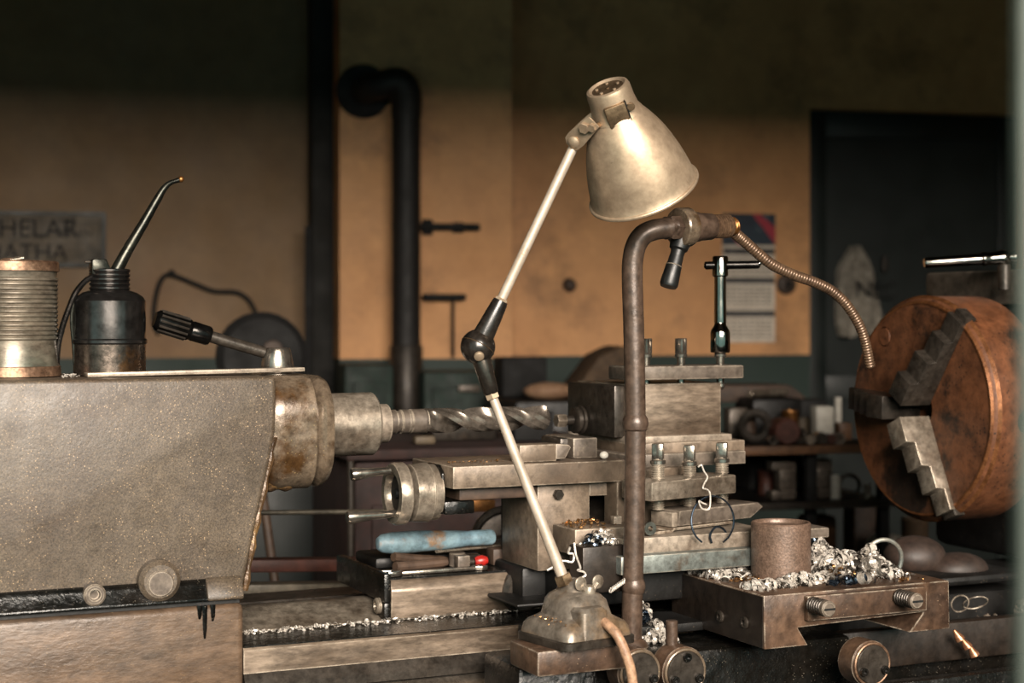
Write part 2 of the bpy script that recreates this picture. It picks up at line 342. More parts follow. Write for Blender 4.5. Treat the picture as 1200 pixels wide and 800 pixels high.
# ================================================================== THINGS ON THE BACK WALL
def BW(px, py, y): return hit(BM, px, py, 1, y)
t = thing('stove_pipe', 'sooty vertical stove pipe against the wall, elbow entering the chimney', 'pipe', BM, (bx(476, -.13), -.13, 0))
px = bx(476, -.13); zt = BW(476, 100, -.13).z; r = .053
MB(BM).tube([(px, -.13, .02), (px, -.13, zt - .1)], r, 24).build('pipe', M_['sooty'], t)
e = [Vector((px, -.13, zt - .12)), Vector((px, -.13, zt - .03)), Vector((px - .03, -.125, zt + .01)), Vector((px - .09, -.10, zt + .0)), Vector((px - .13, -.06, zt - .005)), Vector((px - .145, 0.0, zt - .01))]
MB(BM).tube(sm(e, 5), r * 1.06, 24).build('elbow', M_['sooty'], t)
MB(BM).lathe([(0, 0), (0, .10), (.012, .105), (.016, .06), (.016, 0)], (px - .145, -.018, zt - .01), (0, 1, 0), 28).build('wall_rosette', M_['iron'], t)
MB(BM).lathe([(0, r), (0, r * 1.13), (.005, r * 1.16), (.30, r * 1.16), (.305, r * 1.1)], (px, -.13, BW(476, 500, -.13).z), (0, 0, 1), 24).build('sleeve', M_['sleeve'], t)
# bracket bars
a = BW(488, 266, 0); b = BW(560, 264, 0)
t = thing('pipe_bracket', 'dark iron bracket bar beside the stove pipe, the upper longer one', 'bracket', BM, (a.x, 0, a.z))
MB(BM).box(a.x - .1, b.x, -.045, -.02, a.z - .012, a.z + .014).build('bar', M_['iron'], t, bevel=.004)
MB(BM).box(a.x + .02, a.x + .06, -.02, 0, a.z - .03, a.z + .03).build('wall_plate', M_['iron'], t, bevel=.003)
MB(BM).box(b.x - .1, b.x - .06, -.02, 0, a.z - .02, a.z + .02).build('wall_plate', M_['iron'], t, bevel=.003)
a = BW(494, 348, 0); b = BW(543, 347, 0)
t = thing('coat_hook', 'dark iron wall bar with a thin hanging wire, below the longer bracket', 'hook', BM, (a.x, 0, a.z))
MB(BM).box(a.x, b.x, -.06, 0, a.z - .012, a.z + .012).build('bar', M_['iron'], t, bevel=.006)
q = BW(531, 350, -.03)
MB(BM).tube([(q.x, -.03, q.z), (q.x, -.03, 1.16)], .006, 8).build('wire', M_['post'], t)
# small things on the right wall
q = BW(667, 334, .35)
tag(MB(BM).lathe([(0, 0), (0, .03), (.02, .026), (.03, .012), (.03, 0)], (q.x, .35, q.z), (0, -1, 0), 16).build('wall_peg', M_['board']), 'small brown knob on the bare tan wall left of the bent pipe', 'knob')
q = BW(921, 333, .35)
t = thing('light_switch', 'round brown wall switch between calendar and dark doorway', 'switch', BM, (q.x, .35, q.z))
MB(BM).lathe([(0, 0), (0, .045), (.014, .042), (.02, .03), (.02, 0)], (q.x, .35, q.z), (0, -1, 0), 24).build('rim', M_['board'], t)
MB(BM).box(q.x - .008, q.x + .008, .31, .333, q.z - .014, q.z + .014).build('toggle', M_['post'], t, bevel=.003)
q = BW(607, 424, .28)
tag(MB(BM).ball((q.x + .01, .345, q.z), .018).build('wall_stud', M_['greybar']), 'small pale knob at the corner of the green dado', 'knob')

# calendar
c0, c1 = BW(846, 250, .345), BW(908, 401, .345); cw = c1.x - c0.x
def CZ(py): return BW(877, py, .345).z
t = thing('wall_calendar', 'three month wall calendar with a blue and red picture on top', 'calendar', BM, (c0.x, .345, c1.z))
MB(BM).box(c0.x, c1.x, .343, .349, c1.z, c0.z).build('backing', M_['paper'], t)
def pic_mat():
    m = mat('calendar_picture', (28, 44, 70), (34, 66, 84), .5, 0, 14, .05, 0, 60, (168, 172, 178), 7, .62); 
    N = m.node_tree.nodes; K = m.node_tree.links; b = N['Principled BSDF']; src = b.inputs['Base Color'].links[0].from_socket
    tc = N.new('ShaderNodeTexCoord'); w = N.new('ShaderNodeTexWave'); w.inputs['Scale'].default_value = 3.2; w.inputs['Distortion'].default_value = 3.0; w.bands_direction = 'DIAGONAL'
    K.new(tc.outputs['Object'], w.inputs['Vector']); r = N.new('ShaderNodeValToRGB'); r.color_ramp.elements[0].position = .8; r.color_ramp.elements[1].position = .86; K.new(w.outputs[0], r.inputs[0])
    x = N.new('ShaderNodeMix'); x.data_type = 'RGBA'; K.new(r.outputs[0], x.inputs[0]); K.new(src, x.inputs[6]); x.inputs[7].default_value = lin_((160, 40, 56)); K.new(x.outputs[2], b.inputs['Base Color']); return m
MB(BM).box(c0.x, c1.x, .338, .343, CZ(287), c0.z).build('picture', pic_mat(), t)
for i, (ya, yb) in enumerate(((290, 322), (324, 361), (363, 400))):
    pg = MB(BM).box(c0.x + .004, c1.x - .004, .338, .343, CZ(yb), CZ(ya)).build('month_page', M_['paper'], t)
    MB(BM).box(c0.x + .004, c1.x - .004, .336, .338, CZ(ya + 8), CZ(ya + 1)).build('month_band', M_['ink'], pg)
    g = MB(BM)
    for k in range(8):
        for j in range(5):
            x = c0.x + .02 + k * (cw - .04) / 7.6; z = CZ(ya + 12 + j * 4.4)
            g.box(x, x + .012, .3365, .338, z - .007, z)
    tag(g.build('day_numbers', M_['inklight'], pg), kind='stuff')

# dirty shirt hung on the dark door
hk = BW(1003, 290, .41); q0, q1 = BW(986, 395, .39), BW(1034, 395, .39)
def shirt():
    mb = MB(BM); rows = [(288, 1000, 1008), (296, 996, 1013), (306, 990, 1020), (318, 985, 1026), (335, 984, 1029), (350, 983, 1031), (365, 983, 1033), (380, 984, 1034), (393, 987, 1032)]
    n = 18; vs = []; fs = []
    for i, (py, xa, xb) in enumerate(rows):
        for k in range(n + 1):
            u = k / n; p = BW(xa + (xb - xa) * u, py + (3 * sin(u * 9) if i == len(rows) - 1 else 0), .36)
            fold = .014 * sin(u * 13 + i * .4) * min(1, i / 3) + .01 * sin(u * 29 + i)
            vs.append((p.x, .36 + fold - .02 * sin(pi * u), p.z))
    for i in range(len(rows) - 1):
        for k in range(n): fs.append((i * (n + 1) + k, i * (n + 1) + k + 1, (i + 1) * (n + 1) + k + 1, (i + 1) * (n + 1) + k))
    m = len(vs); vs += [(x, y + .035, z) for x, y, z in vs]; fs += [tuple(m + j for j in f[::-1]) for f in fs]
    return mb.add(vs, fs)
t = thing('work_shirt', 'grubby white cloth shirt with dark lettering hung on the dark door', 'shirt', BM, (hk.x, .36, q0.z))
shirt().build('cloth', M_['cloth'], t)
def text(body, size, M, parent, m, name='lettering', extr=.0006):
    cu = bpy.data.curves.new(name, 'FONT'); cu.body = body; cu.size = size; cu.extrude = extr; cu.resolution_u = 3
    o = bpy.data.objects.new(name, cu); COL.objects.link(o); dg = bpy.context.evaluated_depsgraph_get(); dg.update()
    me = bpy.data.meshes.new_from_object(o.evaluated_get(dg)); bpy.data.objects.remove(o); me.name = name
    me.transform(WMX[parent.name].inverted() @ M); me.materials.clear(); me.materials.append(m)
    q = bpy.data.objects.new(name, me); COL.objects.link(q); q.parent = parent; WMX[q.name] = WMX[parent.name].copy(); return q
q = BW(1003, 348, .315)
text('NEC', .10, BM @ Matrix.Translation((q.x, .318, q.z)) @ Matrix.Rotation(pi / 2, 4, 'X'), t, M_['iron'])

# faded sign on the left wall
s0, s1 = BW(-70, 246, .33), BW(124, 313, .33)
t = thing('wall_sign', 'faded brown painted sign in a dark frame, high on the left wall', 'sign', BM, ((s0.x + s1.x) / 2, .33, s1.z))
MB(BM).box(s0.x, s1.x, .332, .349, s1.z, s0.z).build('panel', M_['sign'], t)
fr = MB(BM); w = .013
fr.box(s0.x, s1.x, .322, .334, s0.z - w, s0.z); fr.box(s0.x, s1.x, .322, .334, s1.z, s1.z + w); fr.box(s0.x, s0.x + w, .322, .334, s1.z + w, s0.z - w); fr.box(s1.x - w, s1.x, .322, .334, s1.z + w, s0.z - w)
fr.build('frame', M_['door'], t)
def stext(b, px, py, h): 
    q = BW(px, py, .331); text(b, h, BM @ Matrix.Translation((q.x, .331, q.z)) @ Matrix.Rotation(pi / 2, 4, 'X'), t, M_['iron'])
stext('THELAR', -22, 277, .10); stext('HATHA', -18, 304, .09); stext('HEP', 70, 262, .035); stext('VERVEN', 64, 277, .04)
# hanging wire + grinder
t = thing('hanging_cable', 'loose dark cable looped from a nail on the left wall', 'cable', BM, (BW(201, 320, .33).x, .33, BW(201, 320, .33).z))
pts = [BW(a, b, .32) for a, b in ((186, 392), (180, 375), (183, 345), (190, 326), (201, 322), (225, 331), (250, 341), (275, 342), (290, 350), (300, 366))]
MB(BM).tube(sm(pts, 5), .009, 8).build('cable', M_['post'], t)
q = BW(201, 320, .33); MB(BM).cyl((q.x, .349, q.z), (0, -1, 0), .014, .05, 10).build('nail', M_['iron'], t)
gm = frame(*(W(306, 437, 4.9).to_tuple()), 13)
t = thing('bench_grinder', 'dark round hooded bench grinder seen dimly beyond the lever', 'grinder', gm)
MB(gm).box(-.14, .14, -.1, .1, -.26, -.16).build('base', M_['iron'], t, bevel=.01)
MB(gm).cyl((0, -.06, .05), (0, 1, 0), .135, .12, 32, .02).build('hood', M_['iron'], t)
MB(gm).box(-.05, .05, -.05, .05, -.17, .02).build('pedestal', M_['iron'], t, bevel=.01)
MB(gm).cyl((.03, -.075, .07), (0, 1, 0), .03, .02, 16).build('spark_plate', M_['board'], t)
tb = thing('grinder_stand', 'dark iron cabinet standing under the hooded grinder', 'cabinet', gm, (0, 0, -W(306, 437, 4.9).z))
MB(gm).box(-.3, .3, -.25, .25, -W(306, 437, 4.9).z + .01, -.262).build('body', M_['door'], tb, bevel=.01)
MB(gm).box(-.28, .28, -.262, -.25, -.9, -.3).build('door', M_['door'], tb, bevel=.004)
# thin iron bar leaning by the duct
q = BW(361, 265, .16); tag(MB(BM).box(q.x - .012, q.x + .014, .15, .17, .9, q.z).build('iron_bar', M_['iron'], bevel=.003), 'thin dark iron bar standing upright left of the corner duct', 'bar')

# green lockers
def locker(p0, p1, y, label, knob=None, inner=None):
    a = BW(p0[0], p0[1], y); b = BW(p1[0], p1[1], y)
    t = thing('steel_locker', label, 'locker', BM, ((a.x + b.x) / 2, y, .01))
    MB(BM).box(a.x, b.x, y, -.004, .012, a.z).build('body', M_['green'], t, bevel=.008)
    d = MB(BM).box(a.x + .03, b.x - .03, y - .016, y, .1, a.z - .06).build('door', M_['green'], t, bevel=.004)
    q = BW(knob[0], knob[1], y - .02)
    MB(BM).box(q.x - .04, q.x + .04, y - .04, y - .016, q.z - .012, q.z + .012).build('handle', M_['plate'], d, bevel=.004)
locker((404, 428), (461, 560), -.30, 'dark green steel locker left of the stove pipe, under the dado', (420, 470))
locker((497, 436), (598, 560), -.30, 'dark green steel locker behind the long drill, bright handle', (549, 455))
# dark lathe bench beyond, bag and oddments
dm = frame(*(W(652, 470, 5.4).to_tuple()), 13); dz = W(652, 470, 5.4).z
t = thing('work_cabinet', 'dark low cabinet with clutter in the shadow right of the corner', 'cabinet', dm, (0, 0, -dz))
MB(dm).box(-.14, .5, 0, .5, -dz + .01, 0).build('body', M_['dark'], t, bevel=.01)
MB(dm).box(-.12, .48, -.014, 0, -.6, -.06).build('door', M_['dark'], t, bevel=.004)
tag(MB(dm).ball((.0, .1, .03), .1, 16, (.9, .5, .3)).build('rag_bundle', M_['cord']), 'pinkish rag bundle on the dark cabinet beyond the lamp arm', 'rag')
tag(MB(dm).prism([(.06, 0.001), (.34, .001), (.34, .16), (.26, .185), (.18, .15)], 1, .1, .3).build('canvas_bag', M_['tan'], bevel=.02), 'brown canvas bag slumped behind the tool post plate', 'bag')
tag(MB(dm).box(-.12, .04, .28, .44, .001, .14).build('dark_box', M_['iron'], bevel=.008), 'dark box at the back of the shadowy cabinet', 'box')

# ================================================================== WORKBENCH at right, middle distance
wm = frame(*(W(930, 523, 4.5).to_tuple()), 13); wz = W(930, 523, 4.5).z
K = 4.5 / FPX
def bp(px, py, y): return hit(wm, px, py, 1, y)
t = thing('work_bench', 'long steel workbench with a wooden edge, piled with oddments beyond the tool post', 'bench', wm, (0, 0, -wz))
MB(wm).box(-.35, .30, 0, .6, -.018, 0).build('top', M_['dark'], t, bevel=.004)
MB(wm).box(-.35, .30, -.03, -.0005, -.02, .004).build('wooden_edge', M_['wood'], t, bevel=.004)
for x in (-.33, .05, .27): MB(wm).box(x, x + .03, .02, .05, -wz + .002, -.019).build('leg', M_['iron'], t, bevel=.003)
sh = bp(950, 588, 0).z
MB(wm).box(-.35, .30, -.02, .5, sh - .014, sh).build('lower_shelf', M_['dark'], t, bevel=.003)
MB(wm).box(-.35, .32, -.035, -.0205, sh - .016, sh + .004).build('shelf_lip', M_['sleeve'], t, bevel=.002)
ub = bp(900, 470, .45).z
MB(wm).prism([(-.35, ub), (.2, ub), (.235, ub - .07), (-.35, ub - .0)][:0] or [(-.35, ub), (.24, ub - .002), (.17, ub + .05), (-.35, ub + .05)], 1, .43, .6).build('upper_board', M_['board'], t, bevel=.004)
for x in (-.33, .17): MB(wm).box(x, x + .03, .5, .53, .0005, ub - .0005).build('upright', M_['iron'], t, bevel=.003)
random.seed(5)
def bitem(name, label, cat, m, px, py, y, kind, w, h, d=None, base=0.0):
    p = bp(px, py, y); mb = MB(wm); d = d or w; z = base + .0006
    if kind == 'box': mb.box(p.x - w / 2, p.x + w / 2, y - d / 2, y + d / 2, z, z + h); o = mb.build(name, m, bevel=min(w, h) * .12)
    elif kind == 'can': mb.lathe([(0, 0), (0, w / 2), (h * .06, w / 2 * 1.03), (h * .1, w / 2 * .97), (h * .92, w / 2 * .97), (h * .96, w / 2 * 1.03), (h, w / 2), (h, w / 2 * .85), (h * .95, w / 2 * .83), (h * .95, 0)], (p.x, y, z), (0, 0, 1), 18); o = mb.build(name, m)
    elif kind == 'lying': mb.cyl((p.x, y - d / 2, z + w / 2), (0, 1, 0), w / 2, d, 18); o = mb.build(name, m)
    elif kind == 'bar': mb.rod((p.x - w / 2, y - .05, z + h / 2), (p.x + w / 2, y + .05, z + h / 2), h / 2, 12); o = mb.build(name, m)
    elif kind == 'ring': mb.ring((p.x, y, z + w / 2), (.3, 1, 0), w / 2 - h / 2, h / 2, 24, 8); o = mb.build(name, m)
    elif kind == 'nut': mb.lathe([(0, w * .25), (0, w * .5), (h, w * .5), (h, w * .25), (0, w * .25)], (p.x, y - h / 2, z + w * .44), (0, 1, 0), 6); o = mb.build(name, m)
    elif kind == 'tee': mb.box(p.x - w / 2, p.x + w / 2, y - d / 2, y + d / 2, z, z + h * .22); mb.box(p.x - w * .16, p.x + w * .5, y - d / 2, y + d / 2, z + h * .22, z + h * .78); mb.box(p.x - w / 2, p.x + w / 2, y - d / 2, y + d / 2, z + h * .78, z + h); o = mb.build(name, m, bevel=.002)
    return tag(o, label, cat)
BI = [
 ('steel_clamp', 'steel clamp block at the left of the cluttered bench', 'clamp', 'plate', 862, 480, .34, 'box', .06, .09),
 ('bent_pipe', 'short dark pipe bend among the bench oddments', 'pipe', 'dark_steel', 885, 510, .12, 'ring', .1, .026),
 ('brass_tin', 'small brown tin left of the bench pile', 'tin', 'board', 876, 505, .2, 'can', .05, .07),
 ('white_nut', 'pale nut at the bench edge, left of the rusty disc', 'nut', 'bright', 905, 518, .05, 'nut', .03, .02),
 ('rusty_disc', 'rusty round disc standing on the bench', 'disc', 'redbar', 918, 512, .08, 'lying', .075, .05),
 ('steel_rod', 'pale steel rod lying high across the bench pile', 'rod', 'steel', 900, 480, .38, 'bar', .16, .022, None, .12),
 ('gear_box', 'dark box under the pale rod on the bench', 'box', 'dark', 900, 500, .38, 'box', .16, .118),
 ('yellow_can', 'small yellow can in the middle of the bench pile', 'can', 'brass', 926, 495, .25, 'can', .05, .085),
 ('yellow_tin', 'short yellow tin right of the small yellow can', 'tin', 'sign', 940, 495, .3, 'can', .06, .06),
 ('white_tin', 'bright white square tin on the bench pile', 'tin', 'whitep', 963, 500, .2, 'box', .055, .1),
 ('white_bottle', 'slim white bottle beside the bright white tin', 'bottle', 'whitep', 982, 490, .28, 'can', .022, .12),
 ('steel_bush', 'bright round bush at the bench edge under the white tin', 'bush', 'bright', 960, 516, .05, 'lying', .036, .05),
 ('pale_bush', 'smaller pale bush left of the bright round one', 'bush', 'pale', 948, 516, .06, 'lying', .026, .04),
 ('dark_bush', 'dull dark bush right of the bright round one', 'bush', 'redbar', 972, 517, .05, 'lying', .03, .05),
 ('ring_nut', 'dull ring nut nearest the right end of the bench', 'nut', 'plate', 982, 517, .05, 'nut', .036, .025),
 ('orange_block', 'small orange wood block at the right of the bench', 'block', 'wood', 988, 510, .2, 'box', .04, .05),
 ('black_case', 'black case standing behind the yellow tin', 'case', 'iron', 945, 480, .42, 'box', .1, .11),
 ('iron_lump', 'dark iron lump in front of the yellow can', 'casting', 'dark_steel', 934, 515, .1, 'nut', .05, .05),
 ('steel_block', 'grey steel block behind the rusty disc', 'block', 'plate', 912, 500, .22, 'box', .05, .06),
]
for n, l, c, m, px, py, y, k, w, h, *r in BI: bitem(n, l, c, M_[m], px, py, y, k, w, h, *r)
SI = [
 ('channel_iron', 'grey steel channel piece on the bench shelf, the left one', 'casting', 'plate', 915, 560, .1, 'tee', .07, .105, .05),
 ('channel_iron', 'grey steel channel piece on the bench shelf, right of its twin', 'casting', 'plate', 958, 560, .1, 'tee', .07, .11, .05),
 ('red_jar', 'dark red jar between the two grey channel pieces', 'jar', 'redbar', 898, 575, .2, 'can', .05, .07, None),
 ('white_cup', 'tall white cup on the bench shelf', 'cup', 'whitep', 979, 575, .06, 'can', .03, .066, None),
 ('dark_hoop', 'dark hoop standing right of the white cup', 'hoop', 'dark_steel', 995, 575, .08, 'ring', .07, .012, None),
 ('pale_plug', 'small pale plug near the shelf end', 'plug', 'pale', 1016, 578, .05, 'can', .022, .04, None),
 ('dark_crate', 'dark crate at the back of the bench shelf', 'crate', 'iron', 900, 560, .4, 'box', .2, .1, None),
]
for n, l, c, m, px, py, y, k, w, h, d in SI: bitem(n, l, c, M_[m], px, py, y, k, w, h, d, sh)
# lower oddments under the bench (stand on a low rack)
lr = bp(960, 668, .1).z
t = thing('low_rack', 'dark low rack under the bench behind the swarf', 'rack', wm, (.1, .1, -wz))
MB(wm).box(-.3, .62, -.1, .4, lr - .02, lr).build('deck', M_['dark'], t, bevel=.003)
for x in (-.28, .58): MB(wm).box(x, x + .03, .1, .13, -wz + .002, lr - .0205).build('leg', M_['iron'], t)
for n, l, c, m, px, py, y, k, w, h, d in [
 ('orange_crate', 'orange wooden crate on the low rack, under the shelf', 'crate', 'wood', 957, 640, .2, 'box', .09, .145, None),
 ('tan_flask', 'tan funnel shaped flask on the low rack near the chuck', 'flask', 'tan', 1072, 640, .1, 'can', .08, .14, None),
 ('white_rag', 'whitish rag lump on the low rack beneath the chuck', 'rag', 'cloth', 1040, 640, .1, 'lying', .1, .06, None),
 ('brown_block', 'brown wooden block at the back of the low rack', 'block', 'board', 1010, 640, .3, 'box', .09, .16, None)]:
    bitem(n, l, c, M_[m], px, py, y, k, w, h, d, lr)

# ================================================================== LATHE: BED
bed = thing('lathe_bed', 'long oily lathe bed with bright worn slideways running into the distance', 'lathe bed', LM, (.5, .05, -CAMZ + .157))
zfw = L(450, 745, -.15).z          # top of near way
FZ = -(CAMZ - .157)
X0, X1 = L(285, 720, -.155).x + .002, .62
MB(LM).box(X1 + .0005, 2.0, -.15, .14, zfw - .09, zfw - .012).build('shaded_bed_run', M_['dark'], bed)  # dark box replaces the slideways, painting the gloom under the chuck
zb = zfw
MB(LM).prism([(-.15, zb - .036), (-.15, zb - .004), (-.146, zb), (-.10, zb), (-.10, zb - .036)], 0, X0, X1).build('near_slideway', M_['steel_streak'], bed)
MB(LM).prism([(-.16, zb - .062), (-.16, zb - .05), (-.15, zb - .036), (-.10, zb - .036), (-.10, zb - .062)], 0, X0, X1).build('slideway_step', M_['dark_steel'], bed)
MB(LM).prism([(-.20, zb - .098), (-.20, zb - .082), (-.165, zb - .064), (-.10, zb - .064), (-.10, zb - .098)], 0, X0, X1).build('outer_slideway', M_['bright'], bed)
MB(LM).prism([(-.18, zb - .2), (-.18, zb - .1), (.26, zb - .1), (.26, zb - .2)], 0, -1.1, 2.0).build('bed_wall', M_['black_oil'], bed)
MB(LM).box(X0, X1, -.149, -.046, zb - .0001, zb + .0012).build('oily_top', M_['black_oil'], bed)
MB(LM).prism([(-.0995, zb - .1), (-.0995, zb - .012), (-.045, zb - .012), (-.045, zb + .002), (.02, zb + .024), (.05, zb + .024), (.10, zb - .01), (.10, zb - .1)], 0, X0, X1).build('inner_slideway', M_['steel'], bed)
MB(LM).prism([(.2, zb - .1), (.2, zb - .0), (.28, zb - .0), (.28, zb - .1)], 0, X0, X1).build('far_slideway', M_['dark_steel'], bed)
for xx in (-.8, 1.3): MB(LM).box(xx - .25, xx + .25, -.15, .24, FZ + .003, zb - .2005).build('pedestal', M_['dark'], bed, bevel=.02)

# ================================================================== TAILSTOCK
ts = thing('tailstock', 'big grimy grey tailstock casting filling the left of the picture', 'tailstock', LM, (-.25, 0, zb - .12))
YF = -.140
ztop = L(200, 443, YF).z
poly = [L(a, b, YF) for a, b in ((285, 690), (300, 615), (318, 535), (323, 505), (324, 470))]
zj0 = L(283, 702, -.155).z + .004
poly = [(L(-150, 700, YF).x, zj0), (L(285, 690, YF).x, zj0)] + [(p.x, p.z) for p in poly if p.z > zj0 + .002] + [(L(324, 470, YF).x, ztop), (L(-150, 446, YF).x, ztop)]
MB(LM).prism(poly, 1, YF, .13).build('upper_casting', M_['grime'], ts, bevel=.008, bseg=3)
zj = L(283, 702, -.155).z
# barrel boss and flange round the quill
xb0, xb1, xb2 = L(300, 500, -.11).x, L(366, 500, -.10).x, L(388, 500, -.10).x
zc = -.003; hb = ztop - zc
mb = MB(LM); n = 8
secs = [(xb0 + .006, -.010), (xb0 + .014, -.006), (xb0 + .026, -.001), (xb0 + .036, 0.0), (xb1 - .004, 0.0), (xb1, -.004)]
pr = [[(x, y, z) for y, z in rrect(-.134 - d, .085 + d, -hb - d, hb + d, .055, 7)] for x, d in secs]
m_ = len(pr[0]); vs = [v for s_ in pr for v in s_]; fs = [tuple(range(m_)), tuple(range((len(pr) - 1) * m_, len(pr) * m_))]
for i in range(len(pr) - 1): fs += [(i * m_ + k, i * m_ + (k + 1) % m_, (i + 1) * m_ + (k + 1) % m_, (i + 1) * m_ + k) for k in range(m_)]
mb.add([(x, y, z + zc) for x, y, z in vs], fs).build('quill_barrel', M_['boss'], ts)
mb = MB(LM); secs = [(xb1 - .002, -.012), (xb1 + .004, -.006), (xb1 + .012, -.001), (xb2 - .01, -.002), (xb2 - .003, -.006), (xb2, -.014)]
pr = [[(x, y, z) for y, z in rrect(-.132 - d, .085 + d, -hb - d, hb - .0 + d, .06, 7)] for x, d in secs]
vs = [v for s_ in pr for v in s_]; fs = [tuple(range(m_)), tuple(range((len(pr) - 1) * m_, len(pr) * m_))]
for i in range(len(pr) - 1): fs += [(i * m_ + k, i * m_ + (k + 1) % m_, (i + 1) * m_ + (k + 1) % m_, (i + 1) * m_ + k) for k in range(m_)]
mb.add([(x, y, z + zc) for x, y, z in vs], fs).build('end_flange', M_['boss'], ts)
# lip, lower casting, drips
xa, xe = L(-150, 700, -.155).x, L(285, 720, -.155).x
zl1 = L(150, 690, -.15).z
lip = MB(LM).prism([(-.157, zj + .0005), (-.158, zj + .004), (-.153, zj + .010), (-.148, zl1 - .002), (-.146, zl1 + .002), (YF - .0004, zl1 + .006), (YF - .0004, zj + .0005)], 0, xa, xe).build('bottom_lip', M_['black_oil'], ts, bevel=.002)
MB(LM).box(xa, xe - .004, -.150, .12, zj - .005, zj + .0003).build('joint_shim', M_['dark'], ts)
MB(LM).box(xa, xe + .001, -.157, .15, zb - .0995, zj - .0052).build('lower_casting', M_['grime2'], ts, bevel=.009, bseg=3)
MB(LM).prism([(-.159, zj + .0008), (-.160, zj + .006), (-.152, zl1), (-.147, zl1 + .004), (YF - .001, zl1 + .008), (YF - .001, zj + .0008)], 0, xe - .05, xe + .0005).build('lip_end', M_['grime'], ts, bevel=.004)
q = L(188, 681, -.160)
MB(LM).cyl((q.x, -.130, q.z), (0, -1, 0), .028, .0315, 32, .006).build('plug_boss', M_['grime'], ts)
MB(LM).cyl((q.x, -.130, q.z - .003), (0, -1, 0), .018, .034, 28, .002).build('plug', M_['plate'], ts)
q = L(111, 697, -.157)
sc = MB(LM).lathe([(0, 0), (0, .0145), (.027, .0145), (.029, .012), (.029, .0075), (.022, .0065), (.022, 0)], (q.x, -.130, q.z), (0, -1, 0), 24).build('socket_screw', M_['plate'], ts)
# greasy slanted end face
gp = [L(a, b, YF - .002) for a, b in ((290, 693), (299, 640), (307, 600), (318, 548), (324, 512))]
MB(LM).tube(sm([Vector((p.x - .001, YF + .008, p.z)) for p in gp], 4), [.0045 + .002 * sin(i * 2.1) for i in range(17)], 8).build('grease_bead', M_['grease'], ts)
gp = [Vector((xb0 + .02 + .036 * k / 6, -.09, zc - hb + .014)) for k in range(7)]
MB(LM).tube(sm(gp, 3), [.015 + .0015 * sin(i * .55) for i in range(19)], 12).build('grease_bead', M_['grease'], ts)
mb = MB(LM); q = L(240, 712, -.158)
for dx, l in ((0, .045), (.011, .022), (-.007, .018)):
    mb.tube([(q.x + dx, -.157, zj - .004), (q.x + dx, -.158, zj - .004 - l * .7), (q.x + dx, -.157, zj - .004 - l)], [.004, .003, .0015], 6)
mb.build('oil_drip', M_['black_oil'], ts)
# quill
D = (1, 0, 0); xq = L(450, 497, -.05).x
MB(LM).lathe([(0, 0), (0, .0475), (xq - xb2 + .02 - .003, .0475), (xq - xb2 + .02, .045), (xq - xb2 + .02, 0)], (xb2 - .02, 0, 0), D, 48).build('quill', M_['steel'], ts)
xk = L(462, 497, -.03).x
MB(LM).lathe([(0, 0), (0, .0295), (xk - xq - .002, .0295), (xk - xq, .027), (xk - xq, 0)], (xq, 0, 0), D, 36).build('quill_collar', M_['pale'], ts)
# clamp lever on top
hx = L(325, 430, 0).x; hz = ztop
cl = MB(LM).lathe([(0, 0), (0, .024), (.004, .0255), (.034, .0195), (.037, .018), (.037, 0)], (hx, .0, hz + .0005), (0, 0, 1), 32).build('clamp_hub', M_['bright'], ts)
A = L(310, 413, 0); B = L(246, 394, 0); C = L(181, 374, 0); A.y = 0; B.y = C.y = 0
MB(LM).rod(A, B + (B - A) * .02, .0085, 20).build('clamp_lever', M_['dark_steel'], ts)
mb = MB(LM); dv = (C - B); ln = dv.length
mb.lathe([(0, 0), (0, .0125), (ln * .03, .014), (ln * .32, .0145), (ln * .35, .0135), (ln * .40, .016), (ln * .94, .0155), (ln, .011), (ln, 0)], B, dv, 24)
hd = mb.build('lever_grip', M_['black_chrome'], ts)
mb = MB(LM); u, w = perp(dv)
for k in range(12):
    a = 2 * pi * k / 12; e = (u * cos(a) + w * sin(a)) * .0158; mb.tube([B + dv * .42 + e, B + dv * .92 + e * .98], .0018, 6)
mb.build('grip_rib', M_['dark_steel'], hd)

# ---------- things standing on the tailstock
zt = ztop + .0005
q = LZ(16, 441, zt); cx, cy = q.x, .0
cx = L(16, 440, 0).x
rc = .0595; hc = L(30, 305, -.04).z - zt
t = thing('ribbed_tin_can', 'tall ribbed tin can with scuffed rim, leftmost on the tailstock', 'can', LM, (cx, cy, zt))
pr = [(.0, 0), (0, rc), (.004, rc + .002), (.016, rc + .002), (.02, rc), (.045, rc - .002)]
z = .05
while z < hc - .028: pr += [(z, rc - .002), (z + .0022, rc), (z + .0038, rc), (z + .006, rc - .002)]; z += .0062
pr += [(hc - .016, rc - .0015), (hc - .012, rc), (hc - .011, 0)]
MB(LM).lathe(pr, (cx, cy, zt), (0, 0, 1), 56).build('body', M_['can'], t)
MB(LM).lathe([(0, rc - .004), (0, rc + .0015), (.012, rc + .0012), (.014, rc - .001), (.014, rc - .004), (.005, rc - .006), (.005, 0)], (cx, cy, zt + hc - .014), (0, 0, 1), 56).build('rim', M_['can_rim'], t)
MB(LM).lathe([(0, rc), (0, rc + .004), (.013, rc + .0035), (.015, rc)], (cx, cy, zt + .001), (0, 0, 1), 56).build('base_band', M_['can_rim'], t)
q = L(16, 302, -.02); MB(LM).add([(q.x - .012, -.03, q.z - .004), (q.x + .012, -.03, q.z + .001), (q.x + .012, .02, q.z + .004), (q.x - .012, .02, q.z), (q.x - .012, -.03, q.z - .006), (q.x + .012, -.03, q.z - .001), (q.x + .012, .02, q.z + .002), (q.x - .012, .02, q.z - .002)],
   [(0, 1, 2, 3), (7, 6, 5, 4), (0, 4, 5, 1), (1, 5, 6, 2), (2, 6, 7, 3), (3, 7, 4, 0)]).build('lid_tab', M_['steel'], t)
